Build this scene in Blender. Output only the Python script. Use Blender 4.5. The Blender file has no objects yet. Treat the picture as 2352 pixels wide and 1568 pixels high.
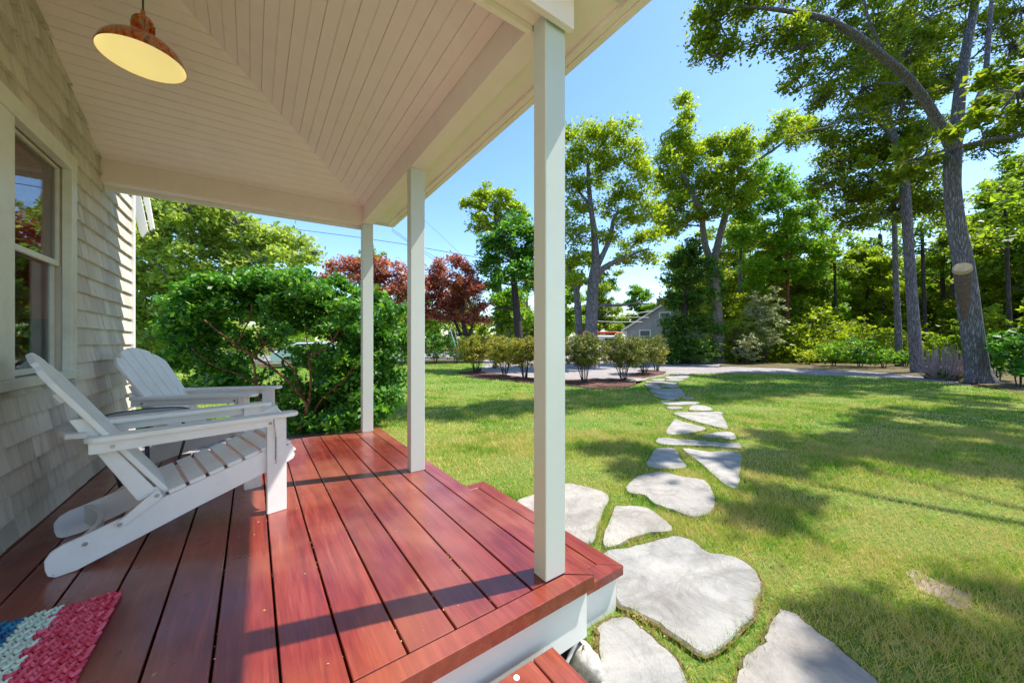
import bpy, bmesh, math, random
import numpy as np
from mathutils import Vector, Matrix
R = math.radians
SC = bpy.context.scene
COL = SC.collection

# ------------------------------------------------------------------ camera
CZ = 1.47                       # camera height above the lawn
YAW = R(35.56)
FPX = 833.6                     # focal length in units of a 2352 px wide picture
cam = bpy.data.cameras.new('camera'); cam.sensor_width = 36; cam.lens = 36*FPX/2352
cam.clip_start = 0.02; cam.clip_end = 2000
co = bpy.data.objects.new('camera', cam); COL.objects.link(co)
co.location = (0, 0, CZ); co.rotation_euler = (R(90), 0, -YAW)
SC.camera = co

# ------------------------------------------------------------------ light
SUN_EL = 59.0
SX, SY = 0.96, -0.28
w = bpy.data.worlds.new('World'); SC.world = w; w.use_nodes = True
nt = w.node_tree; bg = nt.nodes['Background']
sky = nt.nodes.new('ShaderNodeTexSky'); sky.sky_type = 'NISHITA'; sky.sun_disc = False
sky.sun_elevation = R(SUN_EL); sky.sun_rotation = math.atan2(SX, SY)
sky.air_density = 1.0; sky.dust_density = 0.3; sky.ozone_density = 2.6; sky.altitude = 50
hs = nt.nodes.new('ShaderNodeHueSaturation'); hs.inputs['Saturation'].default_value = 1.12; hs.inputs['Hue'].default_value = .500
nt.links.new(sky.outputs[0], hs.inputs['Color']); nt.links.new(hs.outputs[0], bg.inputs['Color'])
bg.inputs['Strength'].default_value = 0.14
sl = bpy.data.lights.new('sun', 'SUN'); sl.energy = 4.0; sl.angle = R(0.55); sl.color = (1, .95, .86)
so = bpy.data.objects.new('sun', sl); COL.objects.link(so)
sd = Vector((SX*math.cos(R(SUN_EL)), SY*math.cos(R(SUN_EL)), math.sin(R(SUN_EL))))
so.rotation_euler = sd.to_track_quat('Z', 'Y').to_euler(); so.location = (10, -4, 20)
SC.view_settings.view_transform = 'Standard'; SC.view_settings.look = 'None'
SC.view_settings.exposure = 1.15; SC.view_settings.gamma = 1
SC.cycles.max_bounces = 10; SC.cycles.diffuse_bounces = 5; SC.cycles.transparent_max_bounces = 8
SC.cycles.use_denoising = True

rng = np.random.default_rng(7); random.seed(7)

# ------------------------------------------------------------------ helpers
S_, C_ = math.sin(YAW), math.cos(YAW)
def ray(u, v):
    a = (u-1176)/FPX
    return Vector((S_+C_*a, C_-S_*a, (784-v)/FPX))
def P(u, v, t):                 # point at forward distance t
    d = ray(u, v); return Vector((d.x*t, d.y*t, CZ+d.z*t))
def G(u, v, z=0.0):             # point on a horizontal plane
    d = ray(u, v); t = (z-CZ)/d.z; return Vector((d.x*t, d.y*t, z))
def F(right, fwd, z=0):         # camera-frame metres to world
    return Vector((right*C_+fwd*S_, -right*S_+fwd*C_, z))

def tag(o, label=None, cat=None, group=None, kind=None):
    if label: o['label'] = label
    if cat: o['category'] = cat
    if group: o['group'] = group
    if kind: o['kind'] = kind
    return o
def empty(name, loc, label, cat, group=None, rz=0):
    o = bpy.data.objects.new(name, None); COL.objects.link(o); o.location = loc; o.rotation_euler = (0, 0, rz)
    o.empty_display_size = .2
    return tag(o, label, cat, group)
def link(name, me, mat=None, parent=None, smooth=False):
    if mat and not me.materials: me.materials.append(mat)
    if smooth: me.polygons.foreach_set('use_smooth', [True]*len(me.polygons))
    o = bpy.data.objects.new(name, me); COL.objects.link(o)
    if parent: o.parent = parent
    return o

class MB:
    """collects verts / faces for one mesh"""
    def __init__(s): s.v = []; s.f = []
    def add(s, vs, fs):
        n = len(s.v); s.v += [tuple(p) for p in vs]; s.f += [tuple(i+n for i in f) for f in fs]
    def box(s, x0, x1, y0, y1, z0, z1):
        s.add([(x0,y0,z0),(x1,y0,z0),(x1,y1,z0),(x0,y1,z0),(x0,y0,z1),(x1,y0,z1),(x1,y1,z1),(x0,y1,z1)],
              [(0,3,2,1),(4,5,6,7),(0,1,5,4),(1,2,6,5),(2,3,7,6),(3,0,4,7)])
    def cbox(s, c, size, M=None):
        hx, hy, hz = size[0]/2, size[1]/2, size[2]/2
        vs = [Vector((sx*hx, sy*hy, sz*hz)) for sz in (-1,1) for sx, sy in ((-1,-1),(1,-1),(1,1),(-1,1))]
        if M: vs = [M @ p for p in vs]
        vs = [p+Vector(c) for p in vs]
        s.add(vs, [(0,3,2,1),(4,5,6,7),(0,1,5,4),(1,2,6,5),(2,3,7,6),(3,0,4,7)])
    def prism(s, poly, axis, a, b):
        """poly: list of 2-tuples, extruded on axis 'x','y' or 'z' from a to b"""
        def p3(q, h):
            return {'x': (h, q[0], q[1]), 'y': (q[0], h, q[1]), 'z': (q[0], q[1], h)}[axis]
        n = len(poly); vs = [p3(q, a) for q in poly]+[p3(q, b) for q in poly]
        fs = [tuple(range(n))[::-1], tuple(range(n, 2*n))]+[(i, (i+1) % n, n+(i+1) % n, n+i) for i in range(n)]
        s.add(vs, fs)
    def tube(s, pts, rad, sides=6, cap=True):
        pts = [Vector(p) for p in pts]
        if not hasattr(rad, '__len__'): rad = [rad]*len(pts)
        rings = []; up = None
        base = len(s.v)
        for i, p in enumerate(pts):
            d = (pts[min(i+1, len(pts)-1)]-pts[max(i-1, 0)])
            if d.length < 1e-9: d = Vector((0,0,1))
            d.normalize()
            if up is None: up = Vector((0,0,1)) if abs(d.z) < .9 else Vector((1,0,0))
            x = d.cross(up)
            if x.length < 1e-4: x = d.cross(Vector((1,.3,0)))
            x.normalize(); y = d.cross(x).normalized(); up = -y
            up = x.cross(d)
            for k in range(sides):
                a = 2*math.pi*k/sides
                s.v.append(tuple(p+(x*math.cos(a)+y*math.sin(a))*rad[i]))
        for i in range(len(pts)-1):
            for k in range(sides):
                a = base+i*sides+k; b = base+i*sides+(k+1) % sides
                s.f.append((a, b, b+sides, a+sides))
        if cap:
            s.f.append(tuple(base+k for k in range(sides))[::-1])
            s.f.append(tuple(base+(len(pts)-1)*sides+k for k in range(sides)))
    def lathe(s, prof, c=(0,0,0), n=32):
        base = len(s.v)
        for r, z in prof:
            for k in range(n):
                a = 2*math.pi*k/n; s.v.append((c[0]+r*math.cos(a), c[1]+r*math.sin(a), c[2]+z))
        for i in range(len(prof)-1):
            for k in range(n):
                a = base+i*n+k; b = base+i*n+(k+1) % n
                s.f.append((a, b, b+n, a+n))
    def mesh(s, name, bevel=0, fn=None, seg=1):
        vs = [fn(*p) for p in s.v] if fn else s.v
        me = bpy.data.meshes.new(name); me.from_pydata(vs, [], s.f)
        bm = bmesh.new(); bm.from_mesh(me)
        bmesh.ops.recalc_face_normals(bm, faces=bm.faces)
        if bevel:
            es = [e for e in bm.edges if len(e.link_faces) == 2 and e.calc_face_angle(0) > R(30)]
            bmesh.ops.bevel(bm, geom=es, offset=bevel, segments=seg, affect='EDGES', clamp_overlap=True)
        bm.to_mesh(me); bm.free()
        return me
    def build(s, name, mat, parent=None, bevel=0, smooth=False, fn=None, seg=1):
        return link(name, s.mesh(name, bevel, fn, seg), mat, parent, smooth)

# ------------------------------------------------------------------ materials
def newmat(name):
    m = bpy.data.materials.new(name); m.use_nodes = True
    n = m.node_tree; b = n.nodes['Principled BSDF']
    return m, n, b
def N(n, t, **kw):
    x = n.nodes.new(t)
    for k, v in kw.items():
        if k in x.inputs: x.inputs[k].default_value = v
        else: setattr(x, k, v)
    return x
def ramp(n, stops, fac):
    r = n.nodes.new('ShaderNodeValToRGB'); e = r.color_ramp.elements
    while len(e) < len(stops): e.new(.5)
    for i, (p, c) in enumerate(stops):
        e[i].position = p; e[i].color = (*c, 1) if len(c) == 3 else c
    n.links.new(fac, r.inputs[0]); return r
def coords(n, kind='Object', scale=(1,1,1), rand=False):
    tc = N(n, 'ShaderNodeTexCoord'); mp = N(n, 'ShaderNodeMapping'); mp.inputs['Scale'].default_value = scale
    if kind == 'World':
        g = N(n, 'ShaderNodeNewGeometry'); n.links.new(g.outputs['Position'], mp.inputs[0])
    else: n.links.new(tc.outputs[kind], mp.inputs[0])
    if rand:
        oi = N(n, 'ShaderNodeObjectInfo'); mu = N(n, 'ShaderNodeMath', operation='MULTIPLY'); mu.inputs[1].default_value = 37
        n.links.new(oi.outputs['Random'], mu.inputs[0]); n.links.new(mu.outputs[0], mp.inputs['Location'])
    return mp.outputs[0]
def noise(n, vec, scale, detail=4, rough=.55, dist=0):
    x = N(n, 'ShaderNodeTexNoise'); x.inputs['Scale'].default_value = scale; x.inputs['Detail'].default_value = detail
    x.inputs['Roughness'].default_value = rough; x.inputs['Distortion'].default_value = dist
    n.links.new(vec, x.inputs['Vector']); return x.outputs['Fac']
def mixc(n, fac, a, b, mode='MIX'):
    x = n.nodes.new('ShaderNodeMix'); x.data_type = 'RGBA'; x.blend_type = mode
    for sock, val in ((x.inputs[0], fac), (x.inputs[6], a), (x.inputs[7], b)):
        if hasattr(val, 'is_linked'): n.links.new(val, sock)
        elif isinstance(val, (int, float)): sock.default_value = val
        else: sock.default_value = (*val, 1)
    return x.outputs[2]
def bump(n, b, h, strength=.3, dist=.01):
    x = N(n, 'ShaderNodeBump'); x.inputs['Strength'].default_value = strength; x.inputs['Distance'].default_value = dist
    n.links.new(h, x.inputs['Height']); n.links.new(x.outputs[0], b.inputs['Normal'])

def m_paint(name, col, dirt=(.45,.40,.33), amt=.25, rough=.45):
    m, n, b = newmat(name)
    v = coords(n, 'World')
    f1 = ramp(n, [(.45, (0,0,0)), (.8, (1,1,1))], noise(n, v, 6, 6, .65)).outputs[0]
    mu = N(n, 'ShaderNodeMath', operation='MULTIPLY'); mu.inputs[1].default_value = amt; n.links.new(f1, mu.inputs[0])
    c = mixc(n, mu.outputs[0], col, dirt)
    f2 = ramp(n, [(.70, (0,0,0)), (.76, (1,1,1))], noise(n, v, 38, 3, .6)).outputs[0]
    mu2 = N(n, 'ShaderNodeMath', operation='MULTIPLY'); mu2.inputs[1].default_value = .5; n.links.new(f2, mu2.inputs[0])
    c = mixc(n, mu2.outputs[0], c, dirt)
    n.links.new(c, b.inputs['Base Color']); b.inputs['Roughness'].default_value = rough
    bump(n, b, noise(n, coords(n, 'World', (60,60,60)), 1, 3), .12, .002)
    return m
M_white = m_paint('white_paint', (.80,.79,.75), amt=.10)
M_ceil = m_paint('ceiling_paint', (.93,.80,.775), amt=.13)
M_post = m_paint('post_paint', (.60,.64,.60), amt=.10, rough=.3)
M_chair = m_paint('chair_paint', (.83,.82,.79), (.38,.35,.31), amt=.22, rough=.42)
M_trim = m_paint('trim_paint', (.72,.72,.60), (.35,.27,.15), amt=.35)

def m_deck():
    m, n, b = newmat('stained_deck_wood')
    v = coords(n, 'Object', (18, 1.3, 18), rand=True)
    g = noise(n, v, 1.6, 8, .62, .6)
    c = ramp(n, [(.22, (.13,.014,.010)), (.5, (.235,.030,.018)), (.8, (.36,.08,.045))], g).outputs[0]
    v2 = coords(n, 'Object', (60, 2.0, 60), rand=True)
    st = ramp(n, [(.35, (.55,.55,.55)), (.6, (1,1,1))], noise(n, v2, 2.2, 4, .7, .3)).outputs[0]
    c = mixc(n, .7, c, st, 'MULTIPLY')
    oi = N(n, 'ShaderNodeObjectInfo')
    tint = ramp(n, [(0, (.66,.50,.60)), (.5, (.95,.9,.95)), (1, (1.0,1.2,.95))], oi.outputs['Random']).outputs[0]
    c = mixc(n, .8, c, tint, 'MULTIPLY')
    wv = coords(n, 'World')
    worn = ramp(n, [(.42, (0,0,0)), (.75, (1,1,1))], noise(n, wv, 1.6, 3, .5, .3)).outputs[0]
    mu = N(n, 'ShaderNodeMath', operation='MULTIPLY'); mu.inputs[1].default_value = .34; n.links.new(worn, mu.inputs[0])
    c = mixc(n, mu.outputs[0], c, (.56,.24,.14))
    n.links.new(c, b.inputs['Base Color'])
    rr = ramp(n, [(.3, (.24,)*3), (.7, (.45,)*3)], noise(n, wv, 7, 5)).outputs[0]
    n.links.new(rr, b.inputs['Roughness'])
    b.inputs['Coat Weight'].default_value = .55; b.inputs['Coat Roughness'].default_value = .2
    bump(n, b, g, .12, .003)
    return m
M_deck = m_deck()

def m_shingle():
    m, n, b = newmat('weathered_cedar_shingle')
    oi = N(n, 'ShaderNodeObjectInfo')
    at = N(n, 'ShaderNodeAttribute'); at.attribute_name = 'tint'
    ad = N(n, 'ShaderNodeMath', operation='ADD'); n.links.new(oi.outputs['Random'], ad.inputs[0]); n.links.new(at.outputs['Fac'], ad.inputs[1])
    fr = N(n, 'ShaderNodeMath', operation='FRACT'); n.links.new(ad.outputs[0], fr.inputs[0])
    base = ramp(n, [(0, (.54,.49,.40)), (.5, (.66,.60,.49)), (1, (.74,.69,.58))], fr.outputs[0]).outputs[0]
    v = coords(n, 'World', (1, 40, 2.5))
    st = ramp(n, [(.25, (.74,.72,.69)), (.6, (1.03,1.03,1.03))], noise(n, v, 1.4, 6, .7)).outputs[0]
    c = mixc(n, .75, base, st, 'MULTIPLY')
    v3 = coords(n, 'World', (1, 9, 1.2))
    dk = ramp(n, [(.56, (0,0,0)), (.70, (1,1,1))], noise(n, v3, 2.2, 5, .6)).outputs[0]
    mu = N(n, 'ShaderNodeMath', operation='MULTIPLY'); mu.inputs[1].default_value = .45; n.links.new(dk, mu.inputs[0])
    c = mixc(n, mu.outputs[0], c, (.17,.16,.14))
    n.links.new(c, b.inputs['Base Color']); b.inputs['Roughness'].default_value = .8
    bump(n, b, noise(n, v, 1.4, 6, .7), .35, .003)
    return m
M_shingle = m_shingle()

def m_simple(name, col, rough=.6, metal=0, var=.25, sc=12, spec=.5):
    m, n, b = newmat(name)
    dk = tuple(c*(1-var) for c in col); lt = tuple(min(1, c*(1+var)) for c in col)
    c = ramp(n, [(.3, dk), (.7, lt)], noise(n, coords(n, 'World'), sc, 5, .6)).outputs[0]
    n.links.new(c, b.inputs['Base Color']); b.inputs['Roughness'].default_value = rough; b.inputs['Metallic'].default_value = metal
    b.inputs['Specular IOR Level'].default_value = spec
    return m
M_black = m_simple('black_iron', (.018,.018,.02), .4)
M_steel = m_simple('galvanised_steel', (.45,.45,.45), .35, .9)
M_dark = m_simple('under_deck_shade', (.012,.011,.01), .9)  # near-black, stands in for the shade under the deck
M_wire = m_simple('cable_black', (.03,.03,.035), .6)

def m_leaf(name, dark, mid, light, trans=.35, clump=1.2, gloss=.35):
    m, n, b = newmat(name)
    at = N(n, 'ShaderNodeAttribute'); at.attribute_name = 'tint'
    nz = noise(n, coords(n, 'World'), clump, 3, .6)
    ad = N(n, 'ShaderNodeMath', operation='MULTIPLY_ADD'); ad.inputs[1].default_value = .55; n.links.new(at.outputs['Fac'], ad.inputs[0])
    mm = N(n, 'ShaderNodeMath', operation='MULTIPLY'); mm.inputs[1].default_value = .8; n.links.new(nz, mm.inputs[0])
    n.links.new(mm.outputs[0], ad.inputs[2])
    c = ramp(n, [(.25, dark), (.62, mid), (.95, light)], ad.outputs[0]).outputs[0]
    n.links.new(c, b.inputs['Base Color']); b.inputs['Roughness'].default_value = .5
    b.inputs['Specular IOR Level'].default_value = gloss
    tr = N(n, 'ShaderNodeBsdfTranslucent')
    tc = mixc(n, 1, c, (1.25, 1.3, .55), 'MULTIPLY'); n.links.new(tc, tr.inputs[0])
    mx = N(n, 'ShaderNodeMixShader'); mx.inputs[0].default_value = trans
    n.links.new(b.outputs[0], mx.inputs[1]); n.links.new(tr.outputs[0], mx.inputs[2])
    n.links.new(mx.outputs[0], n.nodes['Material Output'].inputs[0])
    return m
L_oak = m_leaf('oak_leaf', (.11,.18,.012), (.27,.37,.020), (.46,.52,.04), .55)
L_oakd = m_leaf('dark_oak_leaf', (.05,.11,.010), (.12,.21,.018), (.25,.33,.03), .45)  # darker green variant of the oak leaf
L_hero = m_leaf('maple_leaf', (.06,.115,.010), (.17,.25,.016), (.34,.38,.03), .55, 1.0)
L_bright = m_leaf('bright_leaf', (.06,.18,.010), (.16,.34,.018), (.32,.46,.03), .5)
L_dark = m_leaf('evergreen_leaf', (.02,.06,.010), (.05,.14,.016), (.15,.26,.03), .35)
L_pale = m_leaf('pale_leaf', (.16,.24,.05), (.32,.42,.08), (.55,.60,.18), .45)
L_red = m_leaf('copper_leaf', (.13,.018,.028), (.36,.07,.065), (.58,.28,.22), .5)
L_bush = m_leaf('bush_leaf', (.018,.085,.012), (.055,.22,.022), (.24,.44,.04), .4, 2.5, .6)
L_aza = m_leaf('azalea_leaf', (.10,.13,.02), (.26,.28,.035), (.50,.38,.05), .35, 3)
L_azad = m_leaf('dark_azalea_leaf', (.05,.09,.025), (.12,.17,.03), (.32,.26,.05), .3, 3)  # darker green azalea tone with orange tips
L_var = m_leaf('variegated_leaf', (.12,.15,.06), (.30,.33,.16), (.52,.50,.34), .3, 2)
L_wood = m_leaf('woodland_leaf', (.06,.12,.010), (.17,.27,.020), (.36,.44,.035), .58, .5)
L_yel = m_leaf('yellow_green_leaf', (.16,.26,.01), (.36,.45,.015), (.58,.58,.03), .45, 2)

def m_bark(name, a, bcol, sc=(9, 9, 1.3)):
    m, n, b = newmat(name)
    v = coords(n, 'Object', sc)
    vo = N(n, 'ShaderNodeTexVoronoi'); vo.feature = 'DISTANCE_TO_EDGE'; vo.inputs['Scale'].default_value = 2.2
    nz = N(n, 'ShaderNodeTexNoise'); nz.inputs['Scale'].default_value = 1.5; n.links.new(v, nz.inputs['Vector'])
    vm = N(n, 'ShaderNodeVectorMath', operation='ADD'); n.links.new(v, vm.inputs[0]); n.links.new(nz.outputs['Color'], vm.inputs[1])
    n.links.new(vm.outputs[0], vo.inputs['Vector'])
    e = ramp(n, [(0, (0,0,0)), (.28, (1,1,1))], vo.outputs['Distance']).outputs[0]
    c = mixc(n, e, a, bcol)
    c = mixc(n, .5, c, ramp(n, [(.3, (.6,.6,.6)), (.7, (1.2,1.2,1.2))], noise(n, v, 3, 5)).outputs[0], 'MULTIPLY')
    n.links.new(c, b.inputs['Base Color']); b.inputs['Roughness'].default_value = .9
    bump(n, b, e, .8, .03)
    return m
B_grey = m_bark('grey_bark', (.09,.08,.09), (.33,.30,.33))
B_pale = m_bark('pale_bark', (.14,.12,.10), (.36,.32,.28), (6,6,2))
B_dark = m_bark('dark_bark', (.03,.025,.025), (.11,.09,.085))
B_warm = m_bark('warm_stem_bark', (.09,.03,.012), (.27,.11,.045))
M_cutwood = m_simple('cut_wood', (.50,.36,.22), .8, var=.2, sc=20)
M_oldwood = m_simple('exposed_dark_wood', (.13,.08,.06), .9, var=.4, sc=14)

def m_ground(name, stops, sc=8, sc2=.6, bumpd=.02, stops2=None, rough=.95):
    m, n, b = newmat(name)
    v = coords(n, 'World')
    c = ramp(n, stops, noise(n, v, sc, 8, .7)).outputs[0]
    c2 = ramp(n, stops2 or [(.3, (.7,.7,.7)), (.7, (1.2,1.2,1.2))], noise(n, v, sc2, 4, .6)).outputs[0]
    c = mixc(n, .8, c, c2, 'MULTIPLY')
    n.links.new(c, b.inputs['Base Color']); b.inputs['Roughness'].default_value = rough
    b.inputs['Specular IOR Level'].default_value = .2
    bump(n, b, noise(n, v, sc*1.7, 6, .7), .8, bumpd)
    return m
M_floor = m_ground('woodland_floor', [(.3, (.05,.035,.018)), (.5, (.14,.08,.045)), (.62, (.10,.13,.03)), (.75, (.26,.12,.07))], 9)
M_lawn = m_ground('lawn_soil', [(.3, (.05,.11,.016)), (.5, (.14,.23,.035)), (.7, (.38,.37,.11))], 26, .55, .03,
                  [(.35, (.65,.85,.55)), (.55, (1,1,1)), (.72, (1.55,1.2,1.0))])
M_mulch = m_ground('bark_mulch', [(.3, (.05,.02,.016)), (.5, (.14,.065,.05)), (.72, (.32,.20,.16))], 16, 1.2, .06)
M_litter = m_ground('leafy_wood_edge', [(.3, (.06,.05,.02)), (.5, (.15,.10,.06)), (.62, (.12,.16,.035)), (.75, (.34,.25,.17))], 7, 1.2, .05)
M_soil = m_ground('path_soil', [(.3, (.05,.032,.015)), (.5, (.15,.11,.05)), (.7, (.30,.24,.11))], 40, 2.5, .02)
M_gravel = m_ground('pale_gravel', [(.3, (.18,.16,.155)), (.5, (.33,.295,.29)), (.7, (.52,.48,.47))], 30, .7, .03,
                    [(.3, (.85,.83,.84)), (.7, (1.1,1.1,1.1))])
M_road = m_ground('pale_asphalt', [(.3, (.18,.17,.17)), (.7, (.30,.29,.28))], 14, .5, .01)

def m_stone():
    m, n, b = newmat('flagstone')
    v = coords(n, 'World')
    oi = N(n, 'ShaderNodeObjectInfo')
    base = ramp(n, [(0, (.32,.295,.27)), (.5, (.37,.345,.31)), (1, (.31,.305,.295))], oi.outputs['Random']).outputs[0]
    c = mixc(n, .8, base, ramp(n, [(.30, (.42,.40,.38)), (.5, (.92,.92,.92)), (.70, (1.3,1.26,1.18))], noise(n, v, 2.2, 9, .7, .6)).outputs[0], 'MULTIPLY')
    vein = ramp(n, [(.47, (1,1,1)), (.5, (.72,.70,.68)), (.53, (1,1,1))], noise(n, v, 1.1, 4, .6, 1.2)).outputs[0]; c = mixc(n, .55, c, vein, 'MULTIPLY')
    lich = ramp(n, [(.54, (0,0,0)), (.64, (1,1,1))], noise(n, v, 5.5, 7, .75)).outputs[0]; ml = N(n, 'ShaderNodeMath', operation='MULTIPLY'); ml.inputs[1].default_value = .40; n.links.new(lich, ml.inputs[0]); c = mixc(n, ml.outputs[0], c, (.22,.195,.16))
    pit = ramp(n, [(.62, (0,0,0)), (.70, (1,1,1))], noise(n, v, 30, 3, .6)).outputs[0]
    mu = N(n, 'ShaderNodeMath', operation='MULTIPLY'); mu.inputs[1].default_value = .5; n.links.new(pit, mu.inputs[0])
    c = mixc(n, mu.outputs[0], c, (.22,.20,.18))
    n.links.new(c, b.inputs['Base Color']); b.inputs['Roughness'].default_value = .75
    bump(n, b, noise(n, v, 5, 9, .68, .6), .9, .03)
    return m
M_stone = m_stone()

def m_grass():
    m, n, b = newmat('grass_blade')
    at = N(n, 'ShaderNodeAttribute'); at.attribute_name = 'tint'
    v = coords(n, 'World')
    patch = noise(n, v, 1.3, 5, .7)
    sb = N(n, 'ShaderNodeMath', operation='SUBTRACT'); n.links.new(at.outputs['Fac'], sb.inputs[0]); sb.inputs[1].default_value = .44
    near = N(n, 'ShaderNodeMath', operation='MULTIPLY_ADD'); n.links.new(sb.outputs[0], near.inputs[0]); near.inputs[1].default_value = .52
    mm = N(n, 'ShaderNodeMath', operation='MULTIPLY'); mm.inputs[1].default_value = 1.45; n.links.new(patch, mm.inputs[0]); n.links.new(mm.outputs[0], near.inputs[2])
    pz = ramp(n, [(.52, (0,0,0)), (.66, (1,1,1))], noise(n, v, 2.6, 5, .7)).outputs[0]; pa = N(n, 'ShaderNodeMath', operation='MULTIPLY_ADD'); pa.inputs[1].default_value = .16; n.links.new(pz, pa.inputs[0]); n.links.new(near.outputs[0], pa.inputs[2]); near = pa
    c = ramp(n, [(.36, (.035,.20,.022)), (.56, (.11,.36,.024)), (.74, (.38,.48,.03)), (.94, (.66,.56,.19))], near.outputs[0]).outputs[0]
    n.links.new(c, b.inputs['Base Color']); b.inputs['Roughness'].default_value = .55; b.inputs['Specular IOR Level'].default_value = .3
    tr = N(n, 'ShaderNodeBsdfTranslucent'); n.links.new(c, tr.inputs[0])
    mx = N(n, 'ShaderNodeMixShader'); mx.inputs[0].default_value = .35
    n.links.new(b.outputs[0], mx.inputs[1]); n.links.new(tr.outputs[0], mx.inputs[2])
    n.links.new(mx.outputs[0], n.nodes['Material Output'].inputs[0])
    return m
M_grass = m_grass()

# ------------------------------------------------------------------ ground
def sheet(name, pts, z, mat, kind='structure', skirt=0):
    """flat polygon at height z"""
    bm = bmesh.new()
    f = bm.faces.new([bm.verts.new((p[0], p[1], z)) for p in pts])
    bmesh.ops.triangulate(bm, faces=[f]); bmesh.ops.recalc_face_normals(bm, faces=bm.faces)
    for q in bm.faces:
        if q.normal.z < 0: q.normal_flip()
    me = bpy.data.meshes.new(name); bm.to_mesh(me); bm.free()
    o = link(name, me, mat)
    if kind: o['kind'] = kind
    return o
def smooth_poly(pts, n=3, jit=0):
    """Catmull-Rom closed curve through pts"""
    out = []; m = len(pts)
    for i in range(m):
        p0, p1, p2, p3 = (Vector(pts[(i+k-1) % m][:2]) for k in range(4))
        for k in range(n):
            t = k/n
            q = .5*((2*p1)+(-p0+p2)*t+(2*p0-5*p1+4*p2-p3)*t*t+(-p0+3*p1-3*p2+p3)*t**3)
            if jit: q += Vector((random.gauss(0, jit), random.gauss(0, jit)))
            out.append((q.x, q.y))
    return out
def gp(*uv): return [tuple(G(u, v)[:2]) for u, v in uv]

bm = bmesh.new(); bmesh.ops.create_grid(bm, x_segments=50, y_segments=50, size=500)
me = bpy.data.meshes.new('ground'); bm.to_mesh(me); bm.free(); link('ground', me, M_floor)['kind'] = 'structure'
lawn_edge = [F(-60, 20)[:2], F(-60, -4)[:2], F(20, -6)[:2], F(17, 3)[:2], F(17.5, 9)[:2]] + \
    gp((2330,900),(2200,882),(2050,868),(1900,862),(1700,857),(1560,858),(1500,862),(1470,880),(1430,892),(1360,892),(1290,884),
       (1220,878),(1160,873),(1093,867),(1052,858),(1100,848),(1130,836),(1060,831),(970,832),(860,836),(600,842),(300,846))
lawn_poly = [(p[0], p[1]) for p in lawn_edge]
sheet('lawn', lawn_poly, .004, M_lawn)
def strip(name, front, back, z, mat, n=40, jit=0):
    """ground strip between two pixel-traced edges laid on the ground plane"""
    def resample(px_):
        w_ = [G(u, v, z) for u, v in px_]; L = [0]
        for a, b in zip(w_, w_[1:]): L.append(L[-1]+1)
        out = []
        for i in range(n+1):
            t = L[-1]*i/n; k = min(int(t), len(w_)-2); f = t-k
            p0, p1, p2, p3 = w_[max(k-1, 0)], w_[k], w_[k+1], w_[min(k+2, len(w_)-1)]
            out.append(p1.lerp(p2, f)+Vector((random.gauss(0, jit), random.gauss(0, jit), 0)))
        return out
    a, b = resample(front), resample(back)
    me = bpy.data.meshes.new(name); me.from_pydata([tuple(p) for p in a+b], [], [(i, i+1, n+2+i, n+1+i) for i in range(n)]); me.update()
    if me.polygons[0].normal.z < 0: me.flip_normals()
    o = link(name, me, mat); o['kind'] = 'structure'; return o
strip('driveway', [(1105,852),(1160,864),(1220,870),(1300,876),(1380,876),(1440,874),(1475,873),(1530,862),(1560,859),(1700,857),(1900,862),(2050,869),(2140,877),(2230,885)],
      [(1110,822),(1160,815),(1220,810),(1300,806),(1380,804),(1440,806),(1475,812),(1530,822),(1560,826),(1700,830),(1900,836),(2050,846),(2140,858),(2230,866)], .010, M_gravel)
strip('road', [(250,836),(500,835),(760,833),(1000,824),(1115,821)], [(250,810),(500,811),(760,811),(1000,808),(1115,806)], .016, M_road)
strip('mulch_bed', [(1053,859),(1093,868),(1162,874),(1221,879),(1300,885),(1367,892),(1434,891),(1462,882)], [(1055,854),(1100,851),(1160,860),(1221,867),(1300,871),(1367,870),(1434,869),(1462,874)], .022, M_mulch, jit=.03)
strip('mulch_bed', [(1440,871),(1480,867),(1530,857)], [(1440,862),(1480,851),(1530,852)], .026, M_mulch, 16, .02)
strip('wood_edge_litter', [(1655,840),(1750,843),(1850,846),(1950,850),(2050,856),(2150,868),(2250,884),(2352,904),(2450,930)],
      [(1655,829),(1750,829),(1850,831),(1950,834),(2050,838),(2150,843),(2250,850),(2352,858),(2450,866)], .030, M_litter, 60, .06)
sheet('planting_bed', [(-1.0,4.6),(1.0,4.62),(1.1,5.6),(1.0,7.0),(.0,7.8),(-1.4,8.2),(-2.2,7.5),(-1.6,5.4)], .010, M_gravel)

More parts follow.
